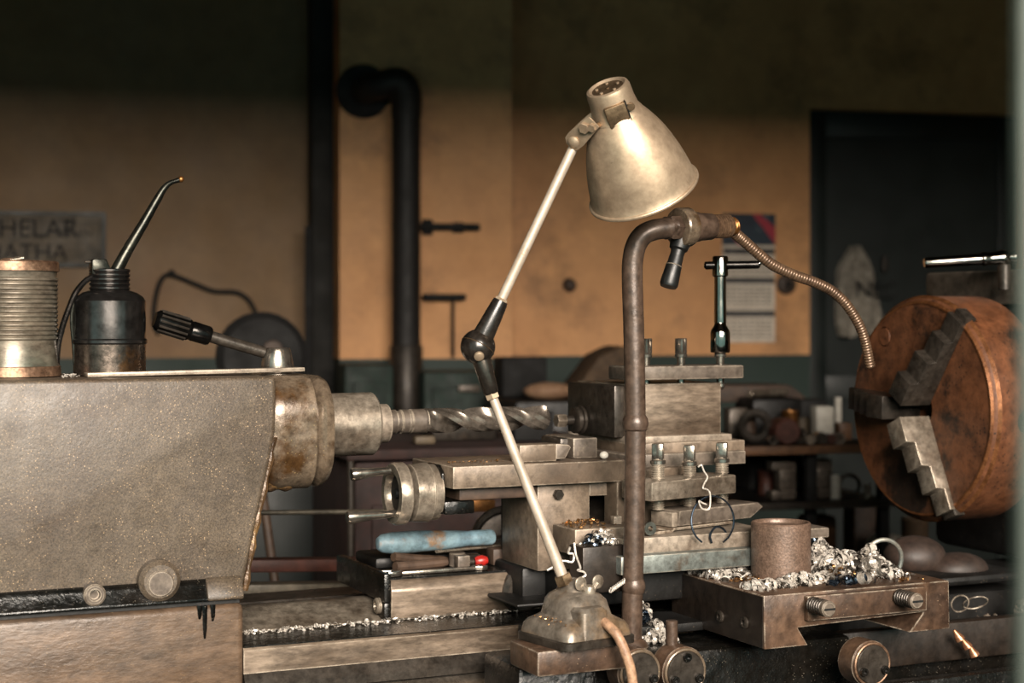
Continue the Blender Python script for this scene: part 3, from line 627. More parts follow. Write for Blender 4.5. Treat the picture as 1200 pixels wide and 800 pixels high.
MB(LM).cyl((q.x, 0, zt + hc - .004), (0, 0, 1), .013, .008, 16).build('cap', M_['can_rim'], t)

ox = L(127, 440, 0).x; oy = -.01; s = 2.42 / FPX; s = (LM @ Vector((ox, oy, 0))).y / FPX
t = thing('oil_can', 'black hand oil can with long bent spout, standing on the tailstock', 'oil can', LM, (ox, oy, zt))
ro = 41.5 * s; hh = 97 * s
MB(LM).lathe([(0, 0), (0, ro * .95), (.002, ro), (.045, ro)], (ox, oy, zt), (0, 0, 1), 48).build('lower_band', M_['oilcan_low'], t)
MB(LM).lathe([(.044, ro), (.046, ro + .0022), (.050, ro + .0022), (.052, ro), (hh - .012, ro), (hh - .005, ro - .005), (hh, ro - .013), (hh + .003, .0275), (hh + .003, 0)], (ox, oy, zt), (0, 0, 1), 48).build('body', M_['oilcan'], t)
pr = [(0, .0275)]; hn = 26 * s
for i in range(5): pr += [(hn * (i + .2) / 5, .0268), (hn * (i + .5) / 5, .0285), (hn * (i + .8) / 5, .0285), (hn * (i + 1) / 5, .0262)]
pr += [(hn, 0)]; MB(LM).lathe(pr, (ox, oy, zt + hh + .002), (0, 0, 1), 40).build('screw_cap', M_['oilcan'], t)
zn = zt + hh + hn
p = [Vector((L(a, b, oy).x, oy, L(a, b, oy).z)) for a, b in ((136, 318), (150, 292), (168, 262), (184, 234), (192, 221), (199, 214.5), (206, 212), (212, 210))]
pp = sm(p, 4); nn = len(pp)
MB(LM).tube(pp, [.0088 * (1 - .62 * min(1, i / (nn * .75))) for i in range(nn)], 14).build('spout', M_['spout'], t)
MB(LM).ball(p[-1], .0048, 12).build('nozzle', M_['brass'], t)
q0 = L(106, 318, oy); q1 = L(126, 302, oy)
MB(LM).prism([(q0.x, q0.z - .004), (q1.x + .006, q0.z - .004), (q1.x - .004, q1.z - .002), (q0.x + .004, q1.z - .002), (q0.x, q1.z - .004)], 1, oy - .013, oy + .013).build('pump_bracket', M_['spout'], t, bevel=.0015)
q = L(103, 307, oy); MB(LM).rod((q.x - .004, oy, q.z), (q0.x + .004, oy, q.z), .0022, 8).build('pump_pin', M_['bright'], t)
p = [L(a, b, oy) for a, b in ((108, 324), (98, 331), (88, 344), (82, 358), (74, 380), (68, 405), (66, 433))]
mb = MB(LM); mb.tube(sm([Vector((v.x, oy, v.z)) for v in p], 5), .009, 10, True, .45); mb.build('trigger', M_['oilcan'], t)
p = [L(a, b, oy) for a, b in ((88, 345), (84, 372), (86, 400), (88, 428))]
MB(LM).tube(sm([Vector((v.x, oy - .002, v.z)) for v in p], 5), .003, 8).build('return_spring', M_['spout'], t)
# thin steel strip lying on the tailstock
a = L(100, 438, -.06); b = L(353, 434, -.06)
mm = LM @ Matrix.Translation((a.x, 0, zt)) @ Matrix.Rotation(-math.atan2(.004, b.x - a.x), 4, 'Y')
tag(MB(mm).box(0, b.x - a.x, -.078, -.05, .0002, .006).build('steel_strip', M_['pale'], bevel=.001), 'long thin steel strip lying along the tailstock top before the clamp lever', 'strip')

# ---------- twist drill in the quill
xs = xk; q = L(496, 493, 0).x; xt = L(645, 489, 0).x; zd = 0.002
t = thing('twist_drill', 'large steel twist drill held in the tailstock quill', 'drill', LM, (xs, 0, zd))
rd = .0192
MB(LM).lathe([(0, 0), (0, .0185), (.012, .0185), (.0125, .0165), (.02, .0165), (.0205, .0185), (.032, .0185), (.0325, .0178), (.036, .0178), (.0365, .0188), (q - xs + .004, .0188), (q - xs + .004, 0)], (xs, 0, zd), D, 36).build('shank', M_['plate'], t)
mb = MB(LM); N = 72; seg = 40; vs = []; fs = []; LD = xt - q; pitch = .21
def rad(a, dep):
    a = a % pi     # two flutes
    g = max(0, 1 - ((a - pi * .40) / (pi * .25)) ** 2)
    land = .94 if a > pi * .80 else 1.0
    return rd * land * (1 - dep * .5 * g ** .7)
for i in range(N + 1):
    u = i / N; x = q + LD * u; dep = min(1, u / .14)
    tip = 1.0 if u < .955 else max(.02, (1 - u) / .045) ** .8
    for k in range(seg):
        a = 2 * pi * k / seg; r_ = rad(a, dep) * tip; b = a + 2 * pi * (x - q) / pitch + 1.4
        vs.append((x, r_ * cos(b), zd + r_ * sin(b)))
for i in range(N):
    for k in range(seg): fs.append((i * seg + k, i * seg + (k + 1) % seg, (i + 1) * seg + (k + 1) % seg, (i + 1) * seg + k))
fs += [tuple(range(seg)), tuple(range(N * seg, (N + 1) * seg))]
mb.add(vs, fs).build('fluted_body', M_['bright_drill'] if 'bright_drill' in M_ else mat('drill_steel', (176, 164, 152), (132, 122, 112), .26, .7, 16, .06, .05, 80), t, ang=28)

# ================================================================== CHUCK AND HEADSTOCK
xf = L(1077, 473, 0).x; rc = 132 * (LM @ Vector((xf, 0, 0))).y / FPX
ch = thing('lathe_chuck', 'big rusty orange three jaw chuck facing left', 'chuck', LM, (xf + .06, 0, 0))
body = MB(LM).lathe([(.05, 0), (.05, .032), (.002, .034), (0, .036), (0, rc - .012), (.003, rc - .007), (.012, rc), (.118, rc), (.126, rc - .006), (.126, 0)], (xf, 0, 0), D, 96)
JA = (56, 177, 294)
def jdir(a): return Vector((0, -cos(R(a)), sin(R(a))))
# jaw slots cut into the face
cb = body.build('body', M_['rust'], ch)
cut = MB(LM)
for a in JA:
    e = jdir(a); w = Vector((1, 0, 0)).cross(e)
    vs = [Vector((xf + x, 0, 0)) + e * r_ + w * s_ for x in (-.05, .022) for r_ in (.0, rc + .05) for s_ in (-.020, .020)]
    cut.add(vs, [(0, 1, 3, 2), (4, 6, 7, 5), (0, 4, 5, 1), (2, 3, 7, 6), (0, 2, 6, 4), (1, 5, 7, 3)])
# recessed face bolts and side key sockets
for a in (128,):
    e = jdir(a); cut.cyl(Vector((xf - .01, 0, 0)) + e * rc * .80, D, .0185, .018, 24, 0.0)
for a in (0, 120, 240):
    e = jdir(a - 4); cut.cyl(Vector((xf + .068, 0, 0)) + e * (rc + .01), -e, .021, .05, 24, 0.0)
co = cut.build('cutter', None, ch)
md = cb.modifiers.new('b', 'BOOLEAN'); md.operation = 'DIFFERENCE'; md.object = co; md.solver = 'EXACT'
dg = bpy.context.evaluated_depsgraph_get(); dg.update(); nm = bpy.data.meshes.new_from_object(cb.evaluated_get(dg))
cb.modifiers.clear(); cb.data = nm; nm.set_sharp_from_angle(angle=R(30)); bpy.data.objects.remove(co)
for a in (128,):
    e = jdir(a); MB(LM).cyl(Vector((xf + .008, 0, 0)) + e * rc * .80, (-1, 0, 0), .0165, .012 - .003, 24).build('face_bolt', M_['rust'], ch)
for a in (0, 120, 240):
    e = jdir(a - 4); k = Vector((xf + .068, 0, 0)) + e * (rc - .038)
    MB(LM).lathe([(0, 0), (0, .0195), (.034, .0195), (.034, .011), (.012, .010), (.012, 0)], k, e, 24).build('key_socket', M_['dark_steel'], ch)
MB(LM).lathe([(-.0015, rc - .0145), (-.0015, rc - .0115), (.0122, rc + .0008), (.0135, rc - .002)], (xf, 0, 0), D, 96).build('worn_rim', M_['rust_edge'], ch)
for a in JA:
    e = jdir(a); w = Vector((1, 0, 0)).cross(e)
    st = [(.022, -.064), (.068, -.064), (.070, -.046), (.112, -.046), (.114, -.028), (.154, -.028), (.156, -.011), (.194, -.011), (.194, .0), (.022, .0)]
    mb = MB(LM)
    for h_, s0 in ((.0205, 0),):
        P_ = [Vector((xf + x, 0, 0)) + e * r_ - w * h_ for r_, x in st] + [Vector((xf + x, 0, 0)) + e * r_ + w * h_ for r_, x in st]
        n = len(st); mb.add(P_, [tuple(range(n)), tuple(range(n, 2 * n))[::-1]] + [(i, (i + 1) % n, n + (i + 1) % n, n + i) for i in range(n)])
    jw = mb.build('jaw', M_['dark_steel'] if a != 294 else M_['steel'], ch, bevel=.0012)  # lower jaw gets lighter steel, painting in the light it catches
    vs = [Vector((xf + x, 0, 0)) + e * r_ + w * s_ for x in (-.0005, .021) for r_ in (.022, rc + .003) for s_ in (-.0165, .0165)]
    MB(LM).add(vs, [(0, 1, 3, 2), (4, 6, 7, 5), (0, 4, 5, 1), (2, 3, 7, 6), (0, 2, 6, 4), (1, 5, 7, 3)]).build('jaw_guide', M_['dark_steel'], jw, bevel=.001)
MB(LM).lathe([(0, 0), (0, .12), (.13, .13), (.13, 0)], (xf + .1262, 0, 0), D, 48).build('backplate', M_['dark'], ch)
# headstock
hs = thing('headstock', 'dark grey lathe headstock behind the rusty chuck', 'headstock', LM, (xf + .5, 0, zb))
hx0 = xf + .262; ht = LX(1120, 322, hx0).z; hy = LX(1092, 330, hx0).y
MB(LM).box(hx0, hx0 + .6, -.26, hy, zb + .001, ht - .0605).build('casting', M_['dark'], hs, bevel=.02)
MB(LM).box(hx0 - .012, hx0 + .56, -.262, hy + .005, ht - .06, ht + .006).build('cover', M_['plate'], hs, bevel=.006)
MB(LM).cyl((hx0 - .0005, 0, 0), (-1, 0, 0), .14, .004, 40).build('spindle_nose', M_['dark_steel'], hs)
a = LM.inverted() @ W(1083, 308, 3.0); b = LM.inverted() @ W(1190, 301, 3.0)
t = MB(LM); dv = b - a; ln = dv.length
t.lathe([(0, 0), (0, .008), (.004, .010), (ln * .62, .0105), (ln * .64, .013), (ln * .67, .013), (ln * .69, .0115), (ln * .8, .0125), (ln * .84, .015), (ln * .9, .014), (ln * .93, .010), (ln, .013), (ln * 1.05, 0)], a, dv, 24)
t.build('gear_lever', M_['chrome'], hs)
MB(LM).rod(b - dv * .12 + Vector((0, 0, -.012)), b - dv * .12 + Vector((0, 0, -.06)), .012, 16).build('lever_post', M_['dark_steel'], hs)

# ================================================================== CARRIAGE, SLIDES
ca = thing('lathe_carriage', 'dark oily lathe carriage saddle astride the bed under the tool posts', 'carriage', LM, (.25, 0, zb))
zblk = L(895, 698, -.42).z; zblk0 = L(896, 761, -.42).z
# wing with tool tray (left), bright front face with a socket screw end
WY = -.052
wf0, wf1 = L(458, 700, WY).x, L(612, 690, WY).x
wzt, wzb = L(530, 676, WY).z, zb + .003
MB(LM).prism([(WY, wzb), (WY - .002, wzt - .014), (WY + .007, wzt), (.16, wzt), (.16, wzb + .026), (-.0, wzb + .026), (-.0, wzb)], 0, wf0, wf1).build('wing', M_['steel_streak'], ca, bevel=.003)
MB(LM).box(wf0 - .012, wf0 - .0002, WY - .004, .17, wzb + .026, wzt + .012).box(wf0 - .012, wf0 - .0002, WY - .004, -.0, wzb, wzb + .026).build('wiper_plate', M_['black_oil'], ca, bevel=.003)
q = L(452, 709, WY + .015); MB(LM).lathe([(0, 0), (0, .012), (.005, .012), (.007, .0095), (.007, .006), (.003, .005), (.003, 0)], (wf0 - .012, WY + .017, q.z), (-1, 0, 0), 24).build('socket_screw', M_['steel'], ca)
MB(LM).cyl((L(600, 697, -.06).x + .02, WY + .03, (wzt + wzb) / 2), (0, -1, 0), .034, .042, 32, .006).build('wing_boss', M_['dark_steel'], ca)
MB(LM).box(wf0 + .004, wf1, WY + .012, .155, wzt, wzt + .003).build('tray_mat', M_['black_oil'], ca)
# saddle body
sx0, sx1 = L(598, 700, -.16).x, L(905, 700, -.2).x
MB(LM).box(sx0 + .01, sx1, -.26, -.1635, zb + .004, zblk0 - .001).box(sx0 + .01, sx1, -.163, .16, zb + .032, zblk0 + .035).build('saddle', M_['dark'], ca, bevel=.012)
ap = MB(LM); ap.box(L(618, 790, -.36).x, L(1000, 780, -.33).x, -.33, -.205, -.62, zblk0 - .012); ap.build('apron', M_['black_oil'], ca, bevel=.012)
# cross slide: dark upper mass, column with recess, step block
xc0, xc1 = L(630, 600, -.14).x, L(760, 600, -.14).x
czt, czb = L(615, 569.5, -.165).z - .0003, L(660, 667, -.14).z
cs = thing('cross_slide', 'dull steel cross slide column with a square recess beside the lamp rod', 'slide', LM, (xc0 + .1, -.05, czb))
rx0, rx1 = L(691, 600, -.14).x, L(745, 600, -.14).x; rz1, rz0 = L(715, 580, -.14).z, L(715, 626, -.14).z
mb = MB(LM)
mb.box(xc0, rx0, -.14, -.01, czb, czt); mb.box(rx0 + .0, rx1, -.14, .12, rz1, czt); mb.box(rx0, rx1, -.06, .12, czb, rz1); mb.box(rx1, xc1, -.14, .12, czb, czt); mb.box(xc1 + .0002, xc1 + .1, -.06, .12, czb, czt); mb.box(rx0, rx1, -.14, -.06, czb, rz0)
mb.build('column', M_['slide'], cs, bevel=.0015)
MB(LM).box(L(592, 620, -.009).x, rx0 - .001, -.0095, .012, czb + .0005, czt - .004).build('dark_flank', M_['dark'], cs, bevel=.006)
MB(LM).box(rx0 + .0005, rx1 - .0005, -.0605, -.0585, rz0 + .0005, rz1 - .0005).build('recess_shade', M_['dark_steel'], cs)  # added dark sheet, paints the shade at the back of the recess
q = L(653, 579, -.14); MB(LM).hexa((q.x, -.1398, q.z), (0, -1, 0), .008, .009).build('bolt', M_['dark_steel'], cs)
lo = MB(LM); lo.box(L(612, 690, -.10).x, xc1 + .12, -.10, .12, zblk0 + .0355, czb - .0003).box(xc0 + .03, xc1 + .12, -.20, -.1003, zblk0 + .0355, czb - .0003); lo.build('lower_slide', M_['dark'], cs, bevel=.006)
s0, s1 = L(674, 640, -.215), L(760, 640, -.215)
stp = MB(LM).box(s0.x, s1.x, -.215, -.1405, L(700, 650, -.215).z, L(700, 619, -.215).z).build('step_block', M_['slide'], cs, bevel=.002)
# long bar slide with handwheel
b0, b1 = L(531, 560, -.165).x, L(735, 550, -.165).x
bz1, bz0 = L(615, 543.5, -.165).z, L(615, 569.5, -.165).z
tb = thing('top_slide', 'long dull steel top slide bar carrying a handwheel with two handles', 'slide', LM, ((b0 + b1) / 2, -.09, bz0))
czt2 = czt
MB(LM).box(b0, b1, -.165, .0, bz0, bz1).build('slide_bar', M_['slide'], tb, bevel=.002)
MB(LM).box(b0 + .02, xc0 - .0006, -.14, -.02, bz0 - .02, bz0 - .0003).build('lower_rail', M_['board'], tb, bevel=.003)
bzc = L(490, 577, -.10).z; by = -.10
xh = lambda px: L(px, 577, by).x
k = (LM @ Vector((xh(480), by, 0))).y / FPX
MB(LM).prism([(by - .032, bzc - .03), (by + .032, bzc - .03), (by + .036, bzc + .03), (by + .02, bzc + .042), (by - .02, bzc + .042), (by - .036, bzc + .03)], 0, xh(507), b0 - .0003).prism([(by - .034, bzc - .031), (by + .032, bzc - .031), (by + .032, bz0 - .0208), (by - .034, bz0 - .0208)], 0, b0 - .0003, L(546, 590, -.1).x).build('bearing_bracket', M_['black_oil'], tb, bevel=.006)
MB(LM).lathe([(0, 0), (0, .031), (.006, 33.5 * k), (xh(500) - xh(475) - .002, 35 * k), (xh(500) - xh(475) + .0, 33 * k), (xh(509) - xh(475), 33 * k), (xh(509) - xh(475), 0)], (xh(475), by, bzc), D, 44).build('graduated_dial', M_['steel'], tb)
hw = MB(LM); w_ = xh(473) - xh(459); ro = 36.5 * k
hw.lathe([(w_ * .6, 0), (w_ * .6, .012), (w_ * .6, ro * .60), (.002, ro * .66), (0, ro * .70), (0, ro * .95), (.004, ro), (w_ - .002, ro), (w_, ro * .96), (w_, 0)], (xh(459), by, bzc), D, 48)
hwo = hw.build('handwheel', M_['steel'], tb)
MB(LM).lathe([(0, 0), (0, ro * .62), (.001, ro * .62), (.001, 0)], (xh(459) + w_ * .5, by, bzc), D, 32).build('wheel_web', M_['black'], hwo)
MB(LM).cyl((xh(459) + w_ * .55, by, bzc), (-1, 0, 0), .008, .006, 16).build('hub_nut', M_['black'], hwo)
for (pa, pb) in (((448, 552), (411, 556)), ((458, 602), (406, 606))):
    yy = by - .006
    a = L(pa[0], pa[1], yy); b = L(pb[0], pb[1], yy); dv = b - a; ln = dv.length
    MB(LM).lathe([(-.012, 0), (-.012, .0055), (0, .0058), (ln * .45, .0068), (ln * .9, .0098), (ln * .98, .0085), (ln, .005), (ln, 0)], a, dv, 24).build('crank_handle', M_['bright'], hwo)
# lathe tools lying on the bar
zr = bz1 + .0006
def LT(px, y): return L(px, 530, y).x
t = thing('turning_tool', 'steel turning tool lying on the slide bar, blunt bit pointing right', 'lathe tool', LM, (LT(630, -.14), -.13, zr))
MB(LM).box(LT(606, -.14), LT(649, -.14), -.15, -.115, zr, zr + .026).build('shank', M_['slide'], t, bevel=.002)
MB(LM).prism([(LT(649, -.14) + .0003, zr + .003), (LT(660, -.14), zr + .003), (LT(667, -.14), zr + .02), (LT(664, -.14), zr + .024), (LT(649, -.14) + .0003, zr + .026)], 1, -.147, -.122).build('bit', M_['plate'], t, bevel=.0015)
tag(MB(LM).box(LT(672, -.12), LT(700, -.12), -.12, -.02, zr, zr + .031).build('packing_block', M_['plate'], bevel=.002), 'square grey steel packing block behind the turning tool', 'block')
tag(MB(LM).box(LT(640, -.05), LT(690, -.05) - .03, -.10, -.03, zr, zr + .03).build('dark_tool', M_['dark_steel'], bevel=.003), 'long dark tool shank behind the turning tool on the bar', 'lathe tool')
tag(MB(LM).ball((LT(706, -.14), -.145, zr + .006), .006, 12, (1.2, 1, 1)).build('white_pellet', M_['whitep']), 'tiny white pellet on the slide bar beside the pipe', 'pellet')

# ---------- upper tool post
u0, u1 = L(735, 480, -.075).x, L(845, 480, -.075).x
uz1, uz0 = L(790, 449, -.075).z, L(790, 511, -.075).z
tp = thing('tool_post', 'square steel tool post block under a thick clamping plate', 'tool post', LM, ((u0 + u1) / 2, 0, uz0))
MB(LM).box(u0, u1, -.075, .10, uz0, uz1).build('block', M_['steel_streak'], tp, bevel=.002)
MB(LM).box(u0 - .018, u0 - .0003, -.066, .1, uz0, uz1 - .002).build('side_plate', M_['dark_steel'], tp, bevel=.002)
# stacked base plates
for (pa, pb, pt, pbm, y, yb, mt, nm) in ((738, 858, 510, 519, -.088, .09, 'pale', 'upper_shim'), (742, 873, 517.5, 531, -.10, .10, 'slide', 'middle_plate'), (737, 874, 530.5, 546, -.115, .10, 'plate', 'base_plate')):
    MB(LM).slab(pa, pt, pb, pbm, y, yb).build(nm, M_[mt], tp, bevel=.002)
MB(LM).cyl(((u0 + u1) / 2, 0.02, czt + .0005), (0, 0, 1), .055, L(805, 546, -.115).z - czt - .0008, 32).build('swivel_base', M_['dark_steel'], tp)
# clamping plate with screws
cp = MB(LM).slab(737, 428.5, 872, 444.5, -.10, -.03); cpo = cp.build('clamping_plate', M_['plate'], tp, bevel=.003)
pz1, pz0 = L(805, 428.5, -.10).z, L(805, 444.5, -.10).z
k = (LM @ Vector((u0, -.065, 0))).y / FPX
sxs = []
for px in (757, 798, 844):
    x = L(px, 430, -.065).x; sxs.append(x); y = -.065
    mb = MB(LM); hgt = 33 * k
    thread(mb, (x, y, pz0 + .002), (0, 0, 1), 5.2 * k, (pz1 - pz0) + 11 * k, .0028)
    mb.lathe([(0, 0), (0, 3 * k), (4 * k, 6 * k), (7 * k, 6 * k), (8 * k, 4.6 * k), (14.5 * k, 4.6 * k), (14.5 * k, 0)], (x, y, pz0 - 14 * k), (0, 0, 1), 16)
    sco = mb.build('clamp_screw', M_['bright'], tp)
    mb = MB(LM); mb.lathe([(0, 0), (0, 7 * k), (3 * k, 7.4 * k), (4 * k, 6 * k)], (x, y, pz1 + 10 * k), (0, 0, 1), 16)
    c = 5.4 * k; mr = LM @ Matrix.Translation((x, y, 0)) @ Matrix.Rotation(R(28), 4, 'Z'); m2 = MB(mr).box(-c, c, -c, c, pz1 + 13.5 * k, pz1 + 32 * k)
    m2.build('square_head', M_['bright'], sco, bevel=.0012)
    mb.build('screw_collar', M_['bright'], sco)
# side bolt with washers
q = LX(700, 494, u0 - .018); sy, sz = .045, q.z
MB(LM).lathe([(0, 0), (0, .022), (.002, .0235), (.006, .0235), (.007, .019), (.009, .019), (.010, .022), (.015, .022), (.017, .018), (.017, 0)], (u0 - .0183, sy, sz), (-1, 0, 0), 32).build('washer', M_['dark_steel'], tp)
MB(LM).cyl((u0 - .0355, sy, sz), (-1, 0, 0), .008, .018, 16).build('bolt_shank', M_['dark_steel'], tp)
MB(LM).hexa((u0 - .050, sy, sz), (-1, 0, 0), .0115, .016).build('bolt_head', M_['steel'], tp)
# T-handle socket wrench on the third screw
x = sxs[2]; y = -.065
t = thing('socket_wrench', 'chrome sliding tee socket wrench standing on a tool post screw', 'wrench', LM, (x, y, pz1 + 12 * k))
zz = L(844, 413, y).z; top = L(843, 300, y).z; zs = L(843, 388, y).z
MB(LM).lathe([(.0, 5.9 * k), (0, 11 * k), (.002, 11.8 * k), (24 * k, 11.8 * k), (27 * k, 11 * k), (33 * k, 7.2 * k), (38 * k, 6.5 * k), (38 * k, 0)], (x, y, zz), (0, 0, 1), 32).build('socket', M_['chrome'], t)
MB(LM).lathe([(0, 0), (0, 7.3 * k), (top - zz - 60 * k, 7 * k), (top - zz - 60 * k, 0)], (x, y, zz + 36 * k), (0, 0, 1), 28).build('shaft', M_['chrome'], t)
MB(LM).lathe([(0, 0), (0, 7.5 * k), (.002, 9.5 * k), (23 * k, 9.5 * k), (25 * k, 8.5 * k), (25 * k, 0)], (x, y, top - 25 * k), (0, 0, 1), 28).build('head', M_['chrome'], t)
zh = L(843, 310, y).z
a = L(825, 311, y + .01); b = L(891, 310, y - .03)
MB(LM).rod(a, b, 4.9 * k, 20, .003).build('tee_bar', M_['black_chrome'], t)
dv = (b - a).normalized(); MB(LM).ball(b - dv * .004 + Vector((0, -.0048, .002)), .0035, 10).build('detent_ball', M_['chrome'], t)

# ---------- lower tool holder, turned a little more towards us
q = L(764, 575, -.235); HM = LM @ Matrix.Translation((q.x, -.235, 0)) @ Matrix.Rotation(R(16), 4, 'Z')
hz1, hz0 = hit(HM, 764, 565, 1, 0).z, hit(HM, 764, 588, 1, 0).z
hl = hit(HM, 863, 565, 1, 0).x
th = thing('tool_holder', 'lower steel tool holder bar with three square headed screws', 'tool holder', HM, (hl / 2, .04, hz0))
MB(HM).box(0, hl, 0, .065, hz0, hz1).build('clamp_bar', M_['steel'], th, bevel=.003)
k = (HM @ Vector((.05, .03, 0))).y / FPX
for px, ty in ((771, 519), (808, 521), (846, 518)):
    p_ = hit(HM, px, 556, 1, .034); x = p_.x; zt_ = hit(HM, px, ty, 1, .034).z
    mb = MB(HM); thread(mb, (x, .034, hz1 - .004), (0, 0, 1), 8.2 * k, zt_ - hz1 - 18 * k + .004, .0034, 18); sco = mb.build('clamp_screw', M_['steel'], th)
    mr = HM @ Matrix.Translation((x, .034, 0)) @ Matrix.Rotation(R(35), 4, 'Z'); c = 6.6 * k
    MB(mr).box(-c, c, -c, c, zt_ - 21 * k, zt_).build('square_head', M_['bright'], sco, bevel=.0022)
    MB(HM).lathe([(0, 7.5 * k), (0, 9.4 * k), (3.5 * k, 9.4 * k), (5 * k, 7.6 * k)], (x, .034, zt_ - 24 * k), (0, 0, 1), 18).build('screw_collar', M_['bright'], sco)
    mb = MB(HM); thread(mb, (x, .034, hz0 - 14 * k), (0, 0, 1), 7.8 * k, 14 * k + .003, .0034, 18); mb.build('screw_end', M_['steel'], sco)
zpl = hz0 - 14 * k
# holder body, cutting tool, packing
zD1 = L(755, 627, -.24).z; zE1 = L(755, 648, -.27).z; zE0 = L(755, 668, -.27).z
MB(HM).box(.002, hl * .95, .075, .105, zD1 + .001, hz1 + .01).build('holder_body', M_['slide'], th, bevel=.003)
a0 = hit(HM, 797, 600, 1, .0).x; 
t = thing('cutting_tool', 'grey steel cutting tool clamped under the three screws, tip to the right', 'lathe tool', HM, (a0 + .06, .03, zpl - .02))
e0 = hit(HM, 897, 590, 1, .0).x
MB(HM).prism([(a0, zpl - .0235), (e0 - .03, zpl - .0235), (e0, zpl - .008), (e0 - .012, zpl - .0004), (a0 + .004, zpl - .0004)], 1, .004, .06).build('shank', M_['plate'], t, bevel=.002)
MB(HM).box(a0 - .012, a0 - .0004, .004, .05, zpl - .024, zpl - .002).build('tail_shim', M_['pale'], t, bevel=.002)
tag(MB(HM).prism([(a0 - .045, zD1 + .0006), (hl * .97, zD1 + .0006), (hl * .97, zpl - .0245), (a0 - .01, zpl - .0245), (a0 - .02, zpl - .033)], 1, .002, .07).build('packing_wedge', M_['slide'], bevel=.002), 'brown steel packing wedge under the cutting tool', 'packing')
# the two long plates
tag(MB(LM).slab(730, 626, 905, 645.5, -.255, -.1405).build('slide_plate', M_['pale'], bevel=.002), 'pale steel plate under the tool holder, upper of two', 'plate')
tag(MB(LM).slab(728, 647, 888, 668.5, -.275, -.1405).build('slide_plate', M_['bluegrey'], bevel=.002), 'pale blue steel plate above the dark block, lower of two', 'plate')

# ---------- dovetail block with spring screws
bl = thing('dovetail_block', 'heavy brown dovetail slide block with two spring loaded screws', 'slide block', LM, (.55, -.3, zblk0))
YB = -.42
def F(px, py): v = L(px, py, YB); return (v.x, v.z)
zt0, zt1 = zblk, zblk
prof = [(F(895, 700)[0], zblk), (F(1112, 690)[0], zblk), (F(1113, 739)[0], zblk0 + .004), (F(1066, 744)[0], zblk0 + .004), (F(1083, 722)[0], zblk0 + .032), (F(935, 733)[0], zblk0 + .026), (F(947, 758)[0], zblk0), (F(896, 761)[0], zblk0)]
MB(LM).prism(prof, 1, YB, -.165).build('block', M_['block'], bl, bevel=.0015)
MB(LM).box(F(942, 700)[0], F(1081, 690)[0], YB - .010, YB - .0003, zblk0 + .036, zblk - .004).build('keeper_plate', M_['block'], bl, bevel=.0015)
MB(LM).box(F(895, 700)[0] - .0015, F(895, 700)[0] - .0001, YB + .001, -.17, zblk0 + .002, zblk - .002).build('dark_side', M_['block_dark'], bl)  # thin darker sheet over the left side of the block
for yy, zz_ in ((YB + .11, zblk0 + .028), (YB + .045, zblk0 + .03)):
    MB(LM).lathe([(0, 0), (0, .009), (.003, .009), (.004, .007), (.004, .0045), (.001, .004), (.001, 0)], (F(895, 700)[0] - .0014, yy, zz_), (-1, 0, 0), 16).build('set_screw', M_['dark_steel'], bl)
for px, py in ((951, 708), (1053, 699)):
    a = L(px, py, YB - .0105); mb = MB(LM)
    mb.rod((a.x, YB - .0105, a.z), (a.x, YB - .052, a.z), .0062, 16); so = mb.build('spring_screw', M_['dark_steel'], bl)
    mb = MB(LM); pth = [(a.x + .0098 * cos(i * .5), YB - .012 - .030 * i / 72, a.z + .0098 * sin(i * .5)) for i in range(73)]
    mb.tube(pth, .0022, 7).build('spring', M_['dark_steel'], so)
    hd_ = MB(LM).lathe([(0, 0), (0, .0115), (.006, .0115), (.0085, .009), (.0085, .0), ], (a.x, YB - .045, a.z), (0, -1, 0), 20).build('slotted_head', M_['plate'], so)
    MB(LM).box(a.x - .009, a.x + .009, YB - .0545, YB - .0532, a.z - .0014, a.z + .0014).build('slot', M_['black'], so)
# ring standing on the block
c = L(915, 676, -.30); cx = c.x; s = (LM @ Vector((cx, -.30, 0))).y / FPX; zr0 = zblk + .0006; rr_ = 34.8 * s; hr = L(915, 611, -.30 - rr_ * .0).z - zr0
tag(MB(LM).lathe([(.004, 0), (.0, rr_ - .003), (.001, rr_), (hr - .002, rr_), (hr, rr_ - .0015), (hr, rr_ - .004), (hr - .002, rr_ - .0055), (hr - .006, rr_ - .006), (hr - .008, 0)], (cx, -.30, zr0), (0, 0, 1), 64).build('steel_slug', M_['ring']), 'short rusty brown steel cylinder standing in the swarf', 'cylinder')

# ---------- front rail on the right, covers
fr_ = thing('chip_tray', 'dark oily chip tray beam running right below the chuck', 'tray', LM, (.9, -.25, -.6))
zr1 = L(1150, 726, -.30).z
ax1 = L(1000, 780, -.33).x + .002
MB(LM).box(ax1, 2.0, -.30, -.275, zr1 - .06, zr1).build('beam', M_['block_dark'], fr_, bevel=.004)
MB(LM).box(ax1, xf + .23, -.2745, -.21, zr1 - .10, zr1 - .03).build('trough', M_['black_oil'], fr_, bevel=.004)
MB(LM).box(L(880, 790, -.36).x, 2.0, -.36, -.3305, -.7, zr1 - .068).build('front_guard', M_['black_oil'], fr_, bevel=.006)
